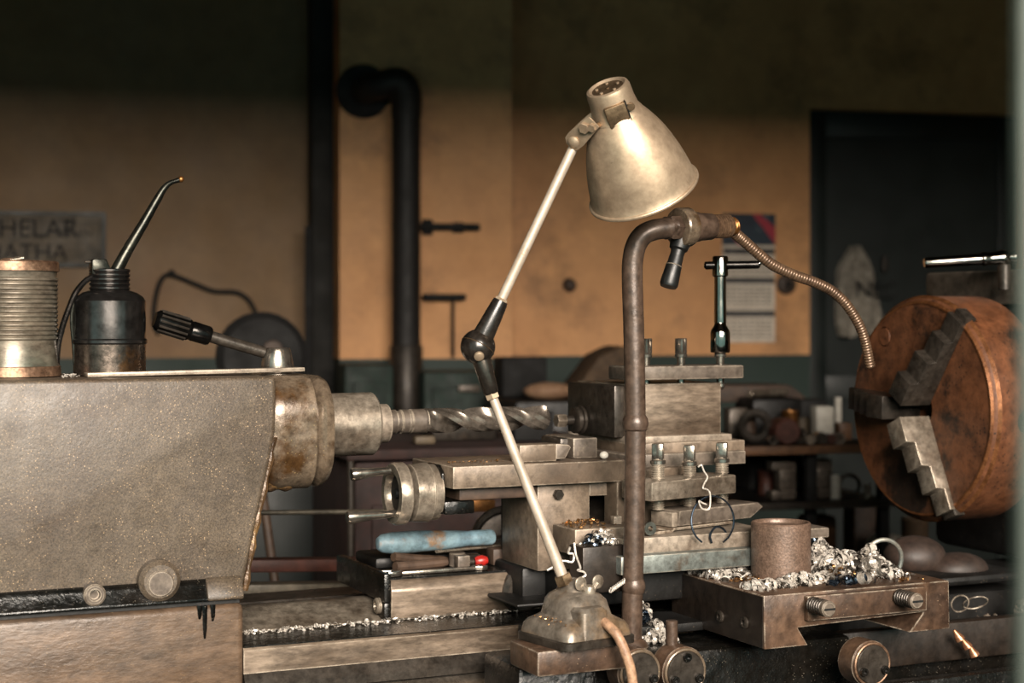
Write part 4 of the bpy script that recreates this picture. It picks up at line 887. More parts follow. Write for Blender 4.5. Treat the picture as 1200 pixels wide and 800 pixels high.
# round bearing covers facing us
def cover(px, py, rpx, y, label, mt, pin=False):
    c = L(px, py, y); s = (LM @ c).y / FPX; r_ = rpx * s
    t = thing('bearing_cover', label, 'cover', LM, (c.x, y, c.z))
    MB(LM).cyl((c.x, y + .04, c.z), (0, -1, 0), r_, .04, 40, .004).build('housing', M_['block'], t)
    MB(LM).ring((c.x, y, c.z), (0, 1, 0), r_ * .9, .0022, 40, 8).build('rim', M_[mt], t)
    MB(LM).cyl((c.x, y + .0005, c.z), (0, -1, 0), r_ * .84, .004, 40, .001).build('plate', M_['dark_steel'], t)
    for a in (205, 335) + ((90,) if pin else ()):
        x, z = c.x + r_ * .62 * cos(R(a)), c.z + r_ * .62 * sin(R(a))
        MB(LM).lathe([(0, 0), (0, .006), (.005, .006), (.005, .003), (.002, .003), (.002, 0)], (x, y - .0036, z), (0, -1, 0), 14).build('bolt', M_['black_oil'], t)
    return t, c, r_
cover(750, 788, 28, -.40, 'round bolted bearing cover under the bent pipe, left of two', 'boss')
t, c, r_ = cover(803, 787, 29, -.40, 'round bolted bearing cover with pale rim, right of two', 'boss', True)
MB(LM).rod((c.x - .004, -.37, c.z + r_ - .004), (c.x - .004, -.37, c.z + r_ + .032), .0085, 16).build('pin', M_['brown_pipe'], t)
cover(1022, 778, 27, -.44, 'round cover with a brassy rim below the dovetail block', 'can_rim')
# lamp bracket
k0, k1 = L(630, 775, -.42).x, L(737, 775, -.42).x
lbz1, lbz0 = L(690, 758, -.42).z, L(690, 788, -.42).z
tag(MB(LM).box(k0, k1, -.42, -.3305, lbz0, lbz1).build('lamp_bracket', M_['block'], bevel=.004), 'dark brown steel bracket block under the lamp foot', 'bracket')

# ================================================================== WORK LAMP
lc = L(672, 748, -.365); BMx = LM @ Matrix.Translation((lc.x, -.372, lbz1 + .0005)) @ Matrix.Rotation(R(10), 4, 'Z')
lamp = thing('work_lamp', 'jointed grey machine lamp with dull aluminium shade', 'lamp', BMx)
def loft(mb, secs):
    """secs = [(z, x0,x1,y0,y1,r)]"""
    rows = [[(x, y, z) for x, y in rrect(x0, x1, y0, y1, r_, 6)] for z, x0, x1, y0, y1, r_ in secs]; m = len(rows[0])
    vs = [v for r_ in rows for v in r_]; fs = [tuple(range(m))[::-1], tuple(range((len(rows) - 1) * m, len(rows) * m))]
    for i in range(len(rows) - 1): fs += [(i * m + j, i * m + (j + 1) % m, (i + 1) * m + (j + 1) % m, (i + 1) * m + j) for j in range(m)]
    return mb.add(vs, fs)
h = .0605
loft(MB(BMx), [(0, -h, h, -h, h, .016), (.009, -h, h, -h, h, .016), (.0105, -h + .002, h - .002, -h + .002, h - .002, .015)]).build('foot_plate', M_['dark_steel'], lamp)
h2 = h - .003
loft(MB(BMx), [(.0108, -h2, h2, -h2, h2, .016), (.022, -h2 + .002, h2 - .002, -h2 + .002, h2 - .002, .016), (.028, -h2 + .006, h2 - .006, -h2 + .006, h2 - .006, .016), (.033, -h2 + .016, h2 - .014, -h2 + .014, h2 - .012, .018), (.036, -h2 + .022, h2 - .018, -h2 + .018, h2 - .014, .018),
  (.055, -h2 + .027, h2 - .022, -h2 + .024, h2 - .016, .018), (.062, -h2 + .032, h2 - .027, -h2 + .030, h2 - .019, .018), (.066, -h2 + .042, h2 - .034, -h2 + .046, h2 - .024, .014), (.078, -h2 + .046, h2 - .04, -h2 + .052, h2 - .028, .012), (.081, -h2 + .05, h2 - .046, -h2 + .057, h2 - .032, .009)]).build('foot_housing', M_['lamp_base'], lamp)
loft(MB(BMx), [(.011, -.032, .016, -h2 - .001, -.01, .008), (.046, -.03, .014, -h2 + .002, -.01, .008), (.051, -.026, .010, -h2 + .007, -.012, .008)]).build('cable_box', M_['lamp_base'], lamp)
# wing nut
wx, wy, wz_ = .012, -.012, .066
wn = MB(BMx).lathe([(0, 0), (0, .0095), (.006, .0092), (.012, .006), (.013, 0)], (wx, wy, wz_ - .004), (0, -.25, 1), 16).build('wing_nut', M_['steel'], lamp)
for sgn in (-1, 1):
    mb = MB(BMx @ Matrix.Translation((wx, wy, wz_)))
    mb.lathe([(0, 0), (0, .007), (.001, .0092), (.003, .0092), (.004, .007), (.004, 0)], (sgn * .0145, -.004, .012), (0, 1, 0), 18)
    mb.tube([(sgn * .004, -.002, .001), (sgn * .009, -.002, .006), (sgn * .013, -.002, .010)], [.0045, .004, .004], 8); mb.build('wing', M_['steel'], wn)
# arms (world frame)
P0 = BMx @ Vector((-.010, .012, .078)); DL = P0.y
P1 = W(577, 464, DL - .0); PB = W(560, 406, DL); P3 = W(587, 352, DL); P4 = W(677, 162, DL)
s = DL / FPX
mb = MB(); d = (P1 - P0); ln = d.length
mb.lathe([(0, 0), (0, .0078), (ln * .05, .0078), (ln, 5.4 * s), (ln, 0)], P0, d, 24); mb.build('lower_arm', M_['rod'], lamp)
MB().hexa(P0 - d.normalized() * .004, d, .0125, .014).build('arm_nut', M_['lamp_dirty'], lamp)
MB().hexa(P1 - d.normalized() * .004, d, 8.4 * s, 7 * s).build('arm_nut', M_['lamp'], lamp)
dB = (PB - P1); MB().lathe([(0, 0), (0, 7.8 * s), (.002, 9 * s), (dB.length * .75, 11.5 * s), (dB.length, 10 * s), (dB.length, 0)], P1 + d.normalized() * .003, dB, 28).build('lower_sleeve', M_['sleeve_metal'], lamp)
bl_ = MB().ball(PB, 20.5 * s, 32).build('ball_joint', M_['bakelite'], lamp)
nrm = (Vector((.10, -1, -.62))).normalized()
MB().lathe([(0, 0), (0, 6 * s), (.003, 5.8 * s), (.0045, 3.5 * s), (.0045, 0)], PB + nrm * 19.6 * s, nrm, 20).build('pivot_screw', M_['lamp'], bl_)
MB().ring(PB, (P3 - PB) + Vector((0, .02, 0)), 20.3 * s, .0008, 40, 6).build('joint_seam', M_['lamp_dirty'], bl_)
dU = P3 - PB; MB().lathe([(0, 0), (0, 12.5 * s), (dU.length * .28, 12.5 * s), (dU.length * .93, 9.5 * s), (dU.length, 8.6 * s), (dU.length, 0)], PB, dU, 28).build('upper_sleeve', M_['bakelite'], lamp)
d4 = P4 - P3; MB().hexa(P3 - d4.normalized() * .004, d4, 8.2 * s, 6.5 * s).build('arm_nut', M_['lamp'], lamp)
MB().rod(P3, P4, 5.7 * s, 24, .001).build('upper_arm', M_['rod'], lamp)
# shade
TL = R(28); ax = Vector((.385 * cos(TL), sin(TL), -.923 * cos(TL))).normalized()
CAP = W(711, 101, DL - .035)
LS = 128 * s / cos(TL) * .985
rm = 66.5 * s
sp = [(LS * f_, rm * r_) for f_, r_ in ((.245, .43), (.265, .47), (.30, .52), (.36, .595), (.43, .672), (.51, .745), (.60, .81), (.70, .87), (.80, .918), (.90, .955), (.965, .978))]
out = sp + [(LS * .968, rm * .982), (LS * .970, rm * 1.012), (LS * .978, rm * 1.026), (LS * .992, rm * 1.026), (LS * 1.0, rm * 1.01), (LS * .998, rm * .965)]
inn = [(t_, r_ - .0012) for t_, r_ in sp[::-1]]
sh_ = MB().lathe(out + inn, CAP, ax, 80).build('shade', M_['lamp'], lamp)
MB().lathe([(LS * .255, rm * .36), (LS * .262, rm * .42), (LS * .40, rm * .30), (LS * .72, rm * .34), (LS * .82, rm * .26), (LS * .86, 0)], CAP, ax, 28).build('bulb', M_['whitep'], lamp)
nk = MB().lathe([(.004, 0), (.003, rm * .28), (.0, rm * .33), (.0015, rm * .375), (.006, rm * .395), (LS * .12, rm * .40), (LS * .22, rm * .425), (LS * .26, rm * .475)], CAP, ax, 48).build('socket_cap', M_['lamp'], lamp)
MB().lathe([(0, 0), (.0, rm * .30), (.004, rm * .31)], CAP + ax * .0028, ax, 36).build('cap_disc', M_['lamp_dirty'], nk)
u, w = perp(ax)
for kx in range(5):
    a = 2 * pi * kx / 5 + .4; MB().cyl(CAP + ax * .0035 + (u * cos(a) + w * sin(a)) * rm * .2, -ax, .0024, .0022, 10).build('cap_rivet', M_['lamp'], nk)
MB().cyl(CAP + ax * .0035, -ax, .0034, .002, 12).build('cap_rivet', M_['lamp_dirty'], nk)
# side plate on the neck, facing the viewer, and the knuckle bracket
view = Vector((-.02, -1, 0)); nn_ = (view - ax * view.dot(ax)).normalized(); ss = ax.cross(nn_).normalized()
if ss.x < 0: ss = -ss
def frame3(o, x, y, z): return Matrix(((x.x, y.x, z.x, o.x), (x.y, y.y, z.y, o.y), (x.z, y.z, z.z, o.z), (0, 0, 0, 1)))
NM = frame3(CAP, ss, nn_, ax)            # x right, y outwards, z down the shade
MB(NM).box(-.017, .012, rm * .34, rm * .45, LS * .10, LS * .29).build('terminal_cover', M_['lamp_dirty'], nk, bevel=.002)
MB(NM).cyl((.018, rm * .40, LS * .16), (0, 1, 0), .0055, .004, 14).build('cover_screw', M_['lamp_dirty'], nk)
MB(NM).box(.0122, .0136, rm * .34, rm * .445, LS * .095, LS * .295).build('cover_gap', M_['black'], nk)
J = P4 + Vector((.0, -.004, .0)); T0 = CAP + ax * LS * .19 - ss * rm * .36 + nn_ * rm * .2
ex = (T0 - J); lnb = ex.length; ex = ex.normalized(); ey = Vector((.18, -1, .12)); ey = (ey - ex * ey.dot(ex)).normalized(); ez = ex.cross(ey)
KM = frame3(J, ex, ey, ez)
for yy in (-.0125, .0105): MB(KM).prism([(-.011, -.006), (-.006, -.0125), (.004, -.014), (lnb * .85, -.012), (lnb * 1.02, -.009), (lnb * 1.02, .010), (.006, .013), (-.007, .0115), (-.012, .004)], 1, yy, yy + .002).build('knuckle_plate', M_['lamp'], lamp, bevel=.0008)
MB(KM).box(.008, lnb * 1.0, -.0105, .0105, .004, .011).build('knuckle_web', M_['lamp_dirty'], lamp, bevel=.001)
MB(KM).cyl((-.001, -.016, 0), (0, 1, 0), .0052, .032, 16).build('knuckle_pin', M_['dark_steel'], lamp)
MB(KM).lathe([(0, 0), (0, .0085), (.0015, .0085), (.004, .005), (.0045, 0)], (-.001, .0125, 0), (0, 1, 0), 18).build('knuckle_rivet', M_['lamp'], lamp)
MB(KM).hexa((lnb * .66, .0125, -.003), (0, 1, 0), .008, .006).build('knuckle_nut', M_['lamp'], lamp)
MB(KM).hexa((lnb * .86, .0125, .004), (0, 1, 0), .006, .006).build('knuckle_nut', M_['lamp'], lamp)
# cable
yk = DL
c0 = BMx @ Vector((.006, -h2 + .004, .032)); D0 = c0.y; cu0 = 600 + FPX * c0.x / D0; cv0 = HOR - FPX * (c0.z - CAMZ) / D0
pts = [c0, c0 + Vector((.006, -.008, -.004)), W(cu0 + 16, cv0 + 16, D0 - .018), W(cu0 + 26, cv0 + 38, D0 - .022), W(cu0 + 33, cv0 + 64, D0 - .022), W(cu0 + 36, cv0 + 110, D0 - .02)]
MB().tube(sm(pts, 6), .0068, 12).build('cable', M_['cord'], lamp)

# ================================================================== COOLANT PIPE
DP = 2.33
cpz = W(740, 757, DP)
cp_ = thing('coolant_pipe', 'bent brown coolant pipe with a valve and ribbed metal hose', 'pipe', I4, W(740, 757, DP))
s = DP / FPX
pp = [W(740, 758, DP), W(741, 700, DP), W(743.5, 600, DP), W(744.5, 500, DP), W(743, 400, DP), W(741, 330, DP), W(741.5, 305, DP), W(745.5, 287, DP), W(754, 275, DP), W(766, 269.5, DP + .003), W(778, 267.5, DP + .008), W(792, 266, DP + .014)]
MB().tube(sm(pp, 6), 12.3 * s, 24).build('pipe', M_['brown_pipe'], cp_)
for (a, b, rr0) in (((744.6, 506), (744.6, 484), 15.5), ((742, 696), (742.5, 676), 14.3)):
    A_ = W(*a, DP); B_ = W(*b, DP); ln = (B_ - A_).length
    MB().lathe([(0, 11 * s), (ln * .15, rr0 * .93 * s), (ln * .45, rr0 * s), (ln * .7, rr0 * .95 * s), (ln, 11 * s)], A_, B_ - A_, 24).build('weld_collar', M_['brown_pipe'], cp_)
MB().lathe([(0, 0), (0, 19 * s), (.004, 20 * s), (.010, 18 * s), (.016, 13 * s)], W(740, 757, DP) - Vector((0, 0, .004)), (0, 0, 1), 28).build('foot_flange', M_['block'], cp_)
A_ = W(780, 267, DP + .008); B_ = W(848, 265, DP + .075); vd = (B_ - A_); vl = vd.length; vd.normalize()
Z = vl / 68
MB().hexa(A_ + vd * 2 * Z, vd, 15.5 * s, 13 * Z).build('pipe_nut', M_['brass'] if 0 else M_['brown_pipe'], cp_)
MB().lathe([(26 * Z, 0), (26 * Z, 18.5 * s), (36 * Z, 18 * s), (40 * Z, 16.5 * s), (52 * Z, 16 * s), (53 * Z, 15 * s), (53 * Z, 0)], A_, vd, 36).build('valve_body', M_['brown_pipe'], cp_)
MB().lathe([(13 * Z, 0), (13 * Z, 17 * s), (13.5 * Z, 22 * s), (15 * Z, 23.5 * s), (25 * Z, 23.5 * s), (26.5 * Z, 22.5 * s), (27 * Z, 18 * s)], A_, vd, 40).build('valve_collar', M_['boss'], cp_)
mb = MB(); thread(mb, A_ + vd * 52 * Z, vd, 14.5 * s, 22 * Z, .0042, 24); mb.build('threaded_tail', M_['hose'], cp_)
random.seed(2)
H0 = A_ + vd * 72 * Z; mb = MB()
for k in range(5): mb.ring(H0 + vd * (k * .0045 - .004), (vd + Vector((random.uniform(-.3, .3), random.uniform(-.3, .3), random.uniform(-.3, .3)))), (10.5 - k * .6) * s, .0035, 18, 6)
mb.build('hemp_wrap', M_['brass'], cp_)
vb = A_ + vd * 20 * Z + Vector((-.004, 0, -18 * s))
VT = W(783, 336, (A_ + vd * 18 * Z).y - .012)
MB().lathe([(-.004, 0), (-.004, 13 * s), (.010, 11 * s), (.013, 8.5 * s), (.022, 8 * s), (.022, 0)], vb, VT - vb, 24).build('valve_stem', M_['black'], cp_)
dv = VT - vb; ln = dv.length
MB().lathe([(ln * .30, 0), (ln * .30, 8.3 * s), (ln * .52, 9 * s), (ln * .53, 9.6 * s), (ln * .94, 11 * s), (ln, 9.6 * s), (ln, 0)], vb, dv, 20).build('lever_grip', M_['black'], cp_)
MB().ring(vb + dv * .525, dv, 9.3 * s, .0009, 20, 6).build('grip_band', M_['steel'], cp_)
hp = [(859, 272), (868, 279), (885, 294), (905, 310), (930, 322), (955, 331), (975, 341), (992, 357), (1006, 379), (1014, 401), (1020, 430)]
h0y = H0.y; hp = [W(a, b, h0y + .02 + .10 * i / (len(hp) - 1)) for i, (a, b) in enumerate(hp)]
dense = sm(hp, 30); cum = [0]
for a, b in zip(dense, dense[1:]): cum.append(cum[-1] + (b - a).length)
TOT = cum[-1]; NR = 74; path = []; rad_ = []; j = 0
for i in range(NR * 4 + 1):
    tt = TOT * i / (NR * 4)
    while j < len(cum) - 2 and cum[j + 1] < tt: j += 1
    f_ = (tt - cum[j]) / max(1e-9, cum[j + 1] - cum[j]); path.append(dense[j].lerp(dense[j + 1], f_))
    rad_.append((.0090 - .0012 * tt / TOT) * (.86 if i % 4 == 0 else (1.0 if i % 4 == 2 else .97)))
MB().tube(path, rad_, 14).build('ribbed_hose', M_['hose'], cp_, ang=60)

# ================================================================== TOOLS ON THE CARRIAGE WING
zw = wzt + .0036
TM = LM @ Matrix.Translation((0, .083, 0))
def TQ(px, py, y): return hit(TM, px, py, 1, y)
# blue file handle resting on the tool heap
a = TQ(441, 637, -.06); b = TQ(578, 629, -.06); dv = b - a; ln = dv.length; s = (TM @ a).y / FPX
t = thing('blue_file', 'file with a chipped pale blue wooden handle lying on the tool heap', 'file', TM, a)
MB(TM).lathe([(0, 0), (.002, 7 * s), (.008, 10.5 * s), (ln * .12, 12.6 * s), (ln * .3, 13 * s), (ln * .55, 11.5 * s), (ln * .72, 10 * s), (ln * .78, 9 * s), (ln * .82, 9.5 * s), (ln * .98, 9.5 * s), (ln, 8 * s), (ln, 0)], a, dv, 28).build('handle', M_['bluehandle'], t)
dn = dv.normalized(); MB(TM).tube([b - dn * .002, b + dn * .02, b + dn * .13], [.005, .008, .009], 8, True, .4).build('blade', M_['dark_steel'], t)
def flatbar(name, label, cat, pa, pb, y0, y1, w, h, m):
    a = TQ(pa[0], pa[1], y0); b = TQ(pb[0], pb[1], y1); 
    return tag(MB(TM).tube([a, a.lerp(b, .5), b], w, 8, True, h).build(name, m), label, cat)
# spanner
t = thing('open_spanner', 'bright open ended spanner lying along the front of the wing', 'spanner', TM, (wf0 + .05, -.10, zw))
a = TQ(470, 668, -.11).x; b = TQ(556, 664, -.11).x
MB(TM).box(a, b, -.112, -.100, zw, zw + .006).build('shank', M_['bright'], t, bevel=.002)
mm = TM @ Matrix.Translation((a - .008, -.106, zw))
jp = [(.010, -.006), (.010, .006), (-.002, .015), (-.016, .014), (-.02, .007), (-.004, .005), (-.004, -.005), (-.02, -.007), (-.016, -.014), (-.002, -.015)]
MB(mm).prism(jp, 2, 0, .008).build('jaw', M_['bright'], t, bevel=.0015)
mm = TM @ Matrix.Translation((b + .006, -.106, zw)) @ Matrix.Rotation(R(195), 4, 'Z')
MB(mm).prism([(x * .8, y_ * .8) for x, y_ in jp], 2, 0, .007).build('jaw', M_['bright'], t, bevel=.0015)
# pliers
t = thing('pliers', 'old pliers with brown grips behind the spanner', 'pliers', TM, (wf0 + .06, -.06, zw))
for (p0, p1, p2, yo) in (((461, 652), (490, 656), (530, 662), -.07), ((463, 664), (492, 664), (530, 664), -.085)):
    A_ = [TQ(*p, yo) for p in (p0, p1, p2)]
    A_ = [Vector((v.x, yo + .012 * i, max(v.z, zw + .008))) for i, v in enumerate(A_)]
    MB(TM).tube(sm(A_, 5), [.0075] * 10 + [.006], 10).build('grip', M_['board'], t)
q = TQ(534, 658, -.06); MB(TM).cyl((q.x, -.066, zw + .001), (0, 0, 1), .013, .022, 20).build('pivot', M_['plate'], t)
MB(TM).prism([(q.x + .008, -.076), (q.x + .04, -.066), (q.x + .04, -.054), (q.x + .008, -.052)], 2, zw + .002, zw + .018).build('nose', M_['dark_steel'], t, bevel=.002)
q = TQ(544, 658, -.095); tag(MB(TM).box(q.x - .010, q.x + .010, -.095, -.078, zw, zw + .021).build('steel_cube', M_['plate'], bevel=.0015), 'small grey square steel piece left of the red plug', 'block')
q = TQ(565, 657, -.09); t = thing('red_plug', 'small red plastic plug among the tools on the wing', 'plug', TM, (q.x, -.085, zw))
MB(TM).lathe([(0, 0), (0, .006), (.004, .008), (.012, .009), (.020, .005), (.022, 0)], (q.x - .01, -.085, zw + .0095), (1, -.2, .1), 18).build('cap', M_['red'], t)
MB(TM).cyl((q.x - .012, -.085, zw + .0095), (-1, 0, 0), .005, .01, 12).build('stem', M_['dark_steel'], t)
q = TQ(590, 655, -.07); tag(MB(TM).box(q.x - .022, q.x + .012, -.08, -.05, zw, zw + .026).build('brown_block', M_['board'], bevel=.003), 'brown block right of the red plug on the wing', 'block')
flatbar('steel_scriber', 'thin steel scriber lying under the blue handle, pointing right', 'scriber', (512, 646), (605, 637), -.075, -.03, .005, .5, M_['steel'])
flatbar('short_punch', 'short steel punch behind the red plug', 'punch', (578, 642), (607, 649), -.03, -.05, .006, .8, M_['plate'])
q = TQ(500, 650, .0); tag(MB(TM).box(wf0 + .01, wf1 - .03, -.04, .06, zw, TQ(500, 650, -.04).z).build('tool_box', M_['dark'], bevel=.006), 'low dark tool box behind the pliers, under the blue handle', 'box')

# ================================================================== THINGS BEHIND THE BED (seen in the gap)
RM = frame(*(W(500, 640, 3.7).to_tuple()), 18); rz = W(500, 640, 3.7).z
t = thing('maroon_machine', 'dark maroon machine cabinet beyond the handwheel', 'machine', RM, (.1, .3, -rz))
MB(RM).box(-.17, .46, 0, .5, -rz + .003, .20).build('cabinet', M_['redmachine'], t, bevel=.02)
MB(RM).box(-.19, .48, -.02, .52, .2005, .225).build('table', M_['redmachine'], t, bevel=.006)
MB(RM).box(-.13, .42, -.012, 0, -.5, .1).build('panel', M_['redmachine'], t, bevel=.005)
for (n, l, c, m, x, y, w, h, kd) in (('brass_plate', 'yellowish brass block on the maroon machine table', 'block', 'sign', .02, .1, .05, .02, 'b'), ('dark_casting', 'dark casting on the maroon machine behind the drill', 'casting', 'dark_steel', .14, .22, .16, .06, 'b'),
   ('iron_vice', 'dark iron vice on the maroon table, right of the brass block', 'vice', 'iron', .30, .15, .1, .07, 'b'), ('pale_nut', 'pale round nut on the right of the maroon table', 'nut', 'pale', .38, .06, .03, .03, 'c')):
    mb = MB(RM); z = .2256
    if kd == 'b': mb.box(x - w / 2, x + w / 2, y - w / 3, y + w / 3, z, z + h); o = mb.build(n, M_[m], bevel=.006)
    else: o = mb.cyl((x, y, z), (0, 0, 1), w / 2, h, 16).build(n, M_[m])
    tag(o, l, c)
# grey wheel standing behind
q = W(592, 634, 2.85)
t = thing('grey_handwheel', 'grey metal handwheel half hidden behind the slide column', 'handwheel', LM, LM.inverted() @ q)
ql = LM.inverted() @ q; rw = 42 * 2.85 / FPX
MB(LM).ring(ql, (.25, 1, 0), rw * .88, rw * .12, 40, 10).build('rim', M_['bright'], t)
MB(LM).lathe([(0, 0), (0, rw * .5), (.006, rw * .8), (.012, rw * .8), (.012, 0)], ql - Vector((0, .006, 0)), (.25, 1, 0), 36).build('disc', M_['plate'], t)
MB(LM).rod(ql, ql + Vector((.06, .24, 0)), .014, 16).build('spindle', M_['dark_steel'], t)
q = W(562, 592, 3.2); tag(MB(frame(q.x, q.y, q.z, 18)).box(-.03, .03, -.01, .05, -.012, .012).build('brass_oiler', M_['brass'], bevel=.003), 'yellow brass oiler on the maroon machine by the grey wheel', 'oiler')
# bars in the gap under the barrel
def farbar(name, label, pa, pb, Da, Db, r_, m, sq=False):
    a, b = W(*pa, Da), W(*pb, Db)
    if sq:
        d = (b - a); ln = d.length; mm = frame3(a, d.normalized(), Vector((-d.y, d.x, 0)).normalized(), d.normalized().cross(Vector((-d.y, d.x, 0)).normalized()))
        o = MB(mm).box(0, ln, -.02, .02, -r_, r_).build(name, m, bevel=.003)
    else: o = MB().rod(a, b, r_, 16).build(name, m)
    return tag(o, label, 'bar')
farbar('feed_rod', 'thin brown rod crossing the gap, uppermost of three bars', (150, 602), (470, 599), 2.8, 2.98, .0045, M_['greybar'])
farbar('red_bar', 'red brown bar crossing the gap, middle of three', (150, 663), (452, 660), 2.85, 3.05, .0115, M_['redbar'], True)
farbar('grey_bar', 'grey square bar crossing the gap, lowest of three', (150, 692), (426, 688), 2.75, 2.92, .0105, M_['greybar'], True)
farbar('grey_post', 'thin grey upright post in the gap left of the handwheel', (411, 540), (411, 760), 3.45, 3.45, .008, M_['sleeve'])
farbar('broom_stick', 'brown stick leaning in the dark gap beside the tailstock', (305, 560), (330, 740), 3.4, 3.35, .010, M_['board'])

# ================================================================== SWARF
random.seed(11)
def curl(mb, c, rr, wd, turns, seg=9, axis=None, lead=.6):
    ax_ = axis or Vector((random.gauss(0, 1), random.gauss(0, 1), random.gauss(0, .6))).normalized(); u, w = perp(ax_); n = max(4, int(seg * turns)); p = []; a0 = random.uniform(0, 6.28)
    for i in range(n + 1):
        a = a0 + 2 * pi * turns * i / n; r_ = rr * (1 - .35 * i / n); p.append(Vector(c) + (u * cos(a) + w * sin(a)) * r_ + ax_ * (wd * lead * turns * i / n))
    mb.strip(p, wd, ax_)
def flake(mb, c, sz):
    a = Vector((random.gauss(0, 1), random.gauss(0, 1), random.gauss(0, .6))).normalized(); u, w = perp(a); b = a * sz * .35
    mb.add([Vector(c) - u * sz - w * sz * .35, Vector(c) + u * sz * .1 - w * sz * .4 + b, Vector(c) + u * sz, Vector(c) + w * sz * .45 + b], [(0, 1, 2, 3)])
def pile(name, label, M, spots, m, szr, cr, n, lim=None):
    mb = MB(M)
    for (x, y, z, sx_, sy_, hgt, wt) in spots:
        for i in range(int(n * wt)):
            gx, gy = random.gauss(0, .45), random.gauss(0, .45); r2 = gx * gx + gy * gy
            zz_ = z + .002 + hgt * math.exp(-r2 * 2.2) * random.random() ** .6
            c = (x + gx * sx_, y + gy * sy_, zz_)
            if lim and (c[0] < lim[0] or c[1] < lim[1]): continue
            if random.random() < cr: rr_c = random.uniform(*szr); curl(mb, c, rr_c, rr_c * random.uniform(.3, .6), random.uniform(.6, 2.6), 11)
            else: flake(mb, c, random.uniform(*szr) * .8)
    return stuff(mb.build(name, m, flat=False, recalc=False), label, 'swarf')
zz_ = zblk
def BP(px, py): v = LZ(px, py, zblk); return v.x, v.y
def sp(px, py, sx_, sy_, h_, wt): x, y = BP(px, py); return (x, y, zblk, sx_, sy_, h_, wt)
LIM = (F(895, 700)[0] + .010, YB + .009)
heap = [sp(985, 674, .05, .035, .036, 1.2), sp(1018, 670, .035, .03, .036, .8), sp(962, 658, .03, .03, .034, .5), sp(850, 676, .05, .03, .012, .9), sp(820, 671, .035, .012, .006, .5), sp(890, 690, .06, .018, .006, .7), sp(940, 684, .05, .02, .01, .6), sp(1040, 676, .03, .02, .010, .3)]
pile('swarf_pile', 'pale curly steel swarf heaped around the rusty cylinder', LM, heap, M_['swarf'], (.0035, .0105), .85, 210, LIM)
pile('shade_swarf', 'dark curls added as shade between the pale swarf', LM, heap, M_['dark_steel'], (.003, .009), .9, 60, LIM)  # darker curls paint the shade in the gaps of the heap
pile('blued_swarf', 'dark blue steel curls mixed into the pale heap', LM, [sp(955, 650, .02, .02, .03, 1.), sp(870, 672, .02, .02, .014, .8), sp(1000, 684, .04, .015, .012, .5)], M_['swarf_blue'], (.004, .011), .9, 44, LIM)
pile('straw_swarf', 'straw coloured chips scattered through the heap', LM, [sp(980, 680, .05, .03, .02, 1.), sp(880, 684, .06, .03, .008, .8), sp(1060, 682, .03, .02, .004, .3)], M_['swarf_gold'], (.002, .005), .4, 50, LIM)
# big loose coils in the heap
for i, (px, py, r_) in enumerate(((1000, 655, .014), (1022, 660, .013), (985, 668, .010), (1035, 668, .009), (1012, 678, .010))):
    x, y = BP(px, py + 16); mb = MB(LM); curl(mb, (x, y, zblk + .02), r_, r_ * .9, 1.6, 16, Vector((random.uniform(-.5, .5), -1, random.uniform(-.2, .5))).normalized(), .5)
    tag(mb.build('steel_coil', M_['swarf'], recalc=False), ['broad pale steel coil on top of the swarf heap', 'second broad coil, right of the topmost one on the heap', 'small coil low on the left of the swarf heap', 'small coil at the right edge of the swarf heap', 'coil lying at the front foot of the swarf heap'][i], 'swarf coil')
# wedge on step block, beside pipe, bed groove, tray, tailstock
zs_ = L(700, 638, -.24).z + .012; zst = L(700, 619, -.215).z
def P2(px, py, y): v = L(px, py, y); return v.x, v.z
x, _ = P2(705, 640, -.23)
pile('step_swarf', 'golden chips scattered on the small step block', LM, [((s0.x + s1.x) / 2 - .02, -.18, zst, .05, .03, .008, 1)], M_['swarf_gold'], (.002, .005), .35, 60)
tag(MB(LM).box(s0.x - .01, L(736, 640, -.25).x, -.2595, -.2155, zE0 - .03, zs_ - .012).build('lower_ledge', M_['block_dark'], bevel=.002), 'brown ledge in front of the step block carrying curls', 'ledge')
pile('ledge_swarf', 'bright curls on the ledge left of the bent pipe', LM, [(x, -.236, zs_ - .012, .03, .012, .02, 1)], M_['swarf'], (.003, .006), .7, 90)
pile('ledge_blue_swarf', 'blue steel curls left of the bent pipe', LM, [(x - .016, -.236, zs_ - .012, .014, .01, .016, 1)], M_['swarf_blue'], (.004, .008), .9, 26)
zap = zblk0 - .0115
q = LZ(770, 752, zap)
pile('apron_swarf', 'bright swarf heap right of the bent pipe foot', LM, [(q.x, q.y, zap, .028, .022, .03, 1), (q.x - .008, q.y + .03, zap, .025, .02, .055, .8)], M_['swarf'], (.003, .008), .85, 110)
pile('apron_blue_swarf', 'blue coils in the heap beside the bent pipe foot', LM, [(q.x - .015, q.y + .02, zap + .02, .014, .012, .03, 1)], M_['swarf_blue'], (.006, .011), 1, 16)
gr = [(L(300 + 40 * i, 742, -.06).x, -.066, zb + .0014, .04, .014, .004, .3) for i in range(8)]
pile('bed_chips', 'small bright chips lying along the bed slideway', LM, gr, M_['swarf'], (.0018, .0042), .3, 150)
tr = [(L(1165, 720, -.26).x, -.245, zr1 - .029, .08, .02, .02, 1), (L(1190, 700, -.2).x, -.235, zr1 - .029, .05, .02, .05, .8)]
pile('tray_swarf', 'bright and dull curls in the chip tray below the chuck', LM, tr, M_['plate'], (.004, .009), .9, 80)
pile('tray_bright_swarf', 'scattered bright chips in the tray below the chuck', LM, tr, M_['swarf'], (.002, .004), .5, 60)
pile('tailstock_chips', 'tiny chips between the tin and the oil can', LM, [(L(84, 438, -.07).x, -.07, zt, .015, .006, .003, 1), (L(230, 438, -.07).x, -.035, zt, .08, .01, .001, .5)], M_['swarf'], (.0015, .0032), .4, 26)
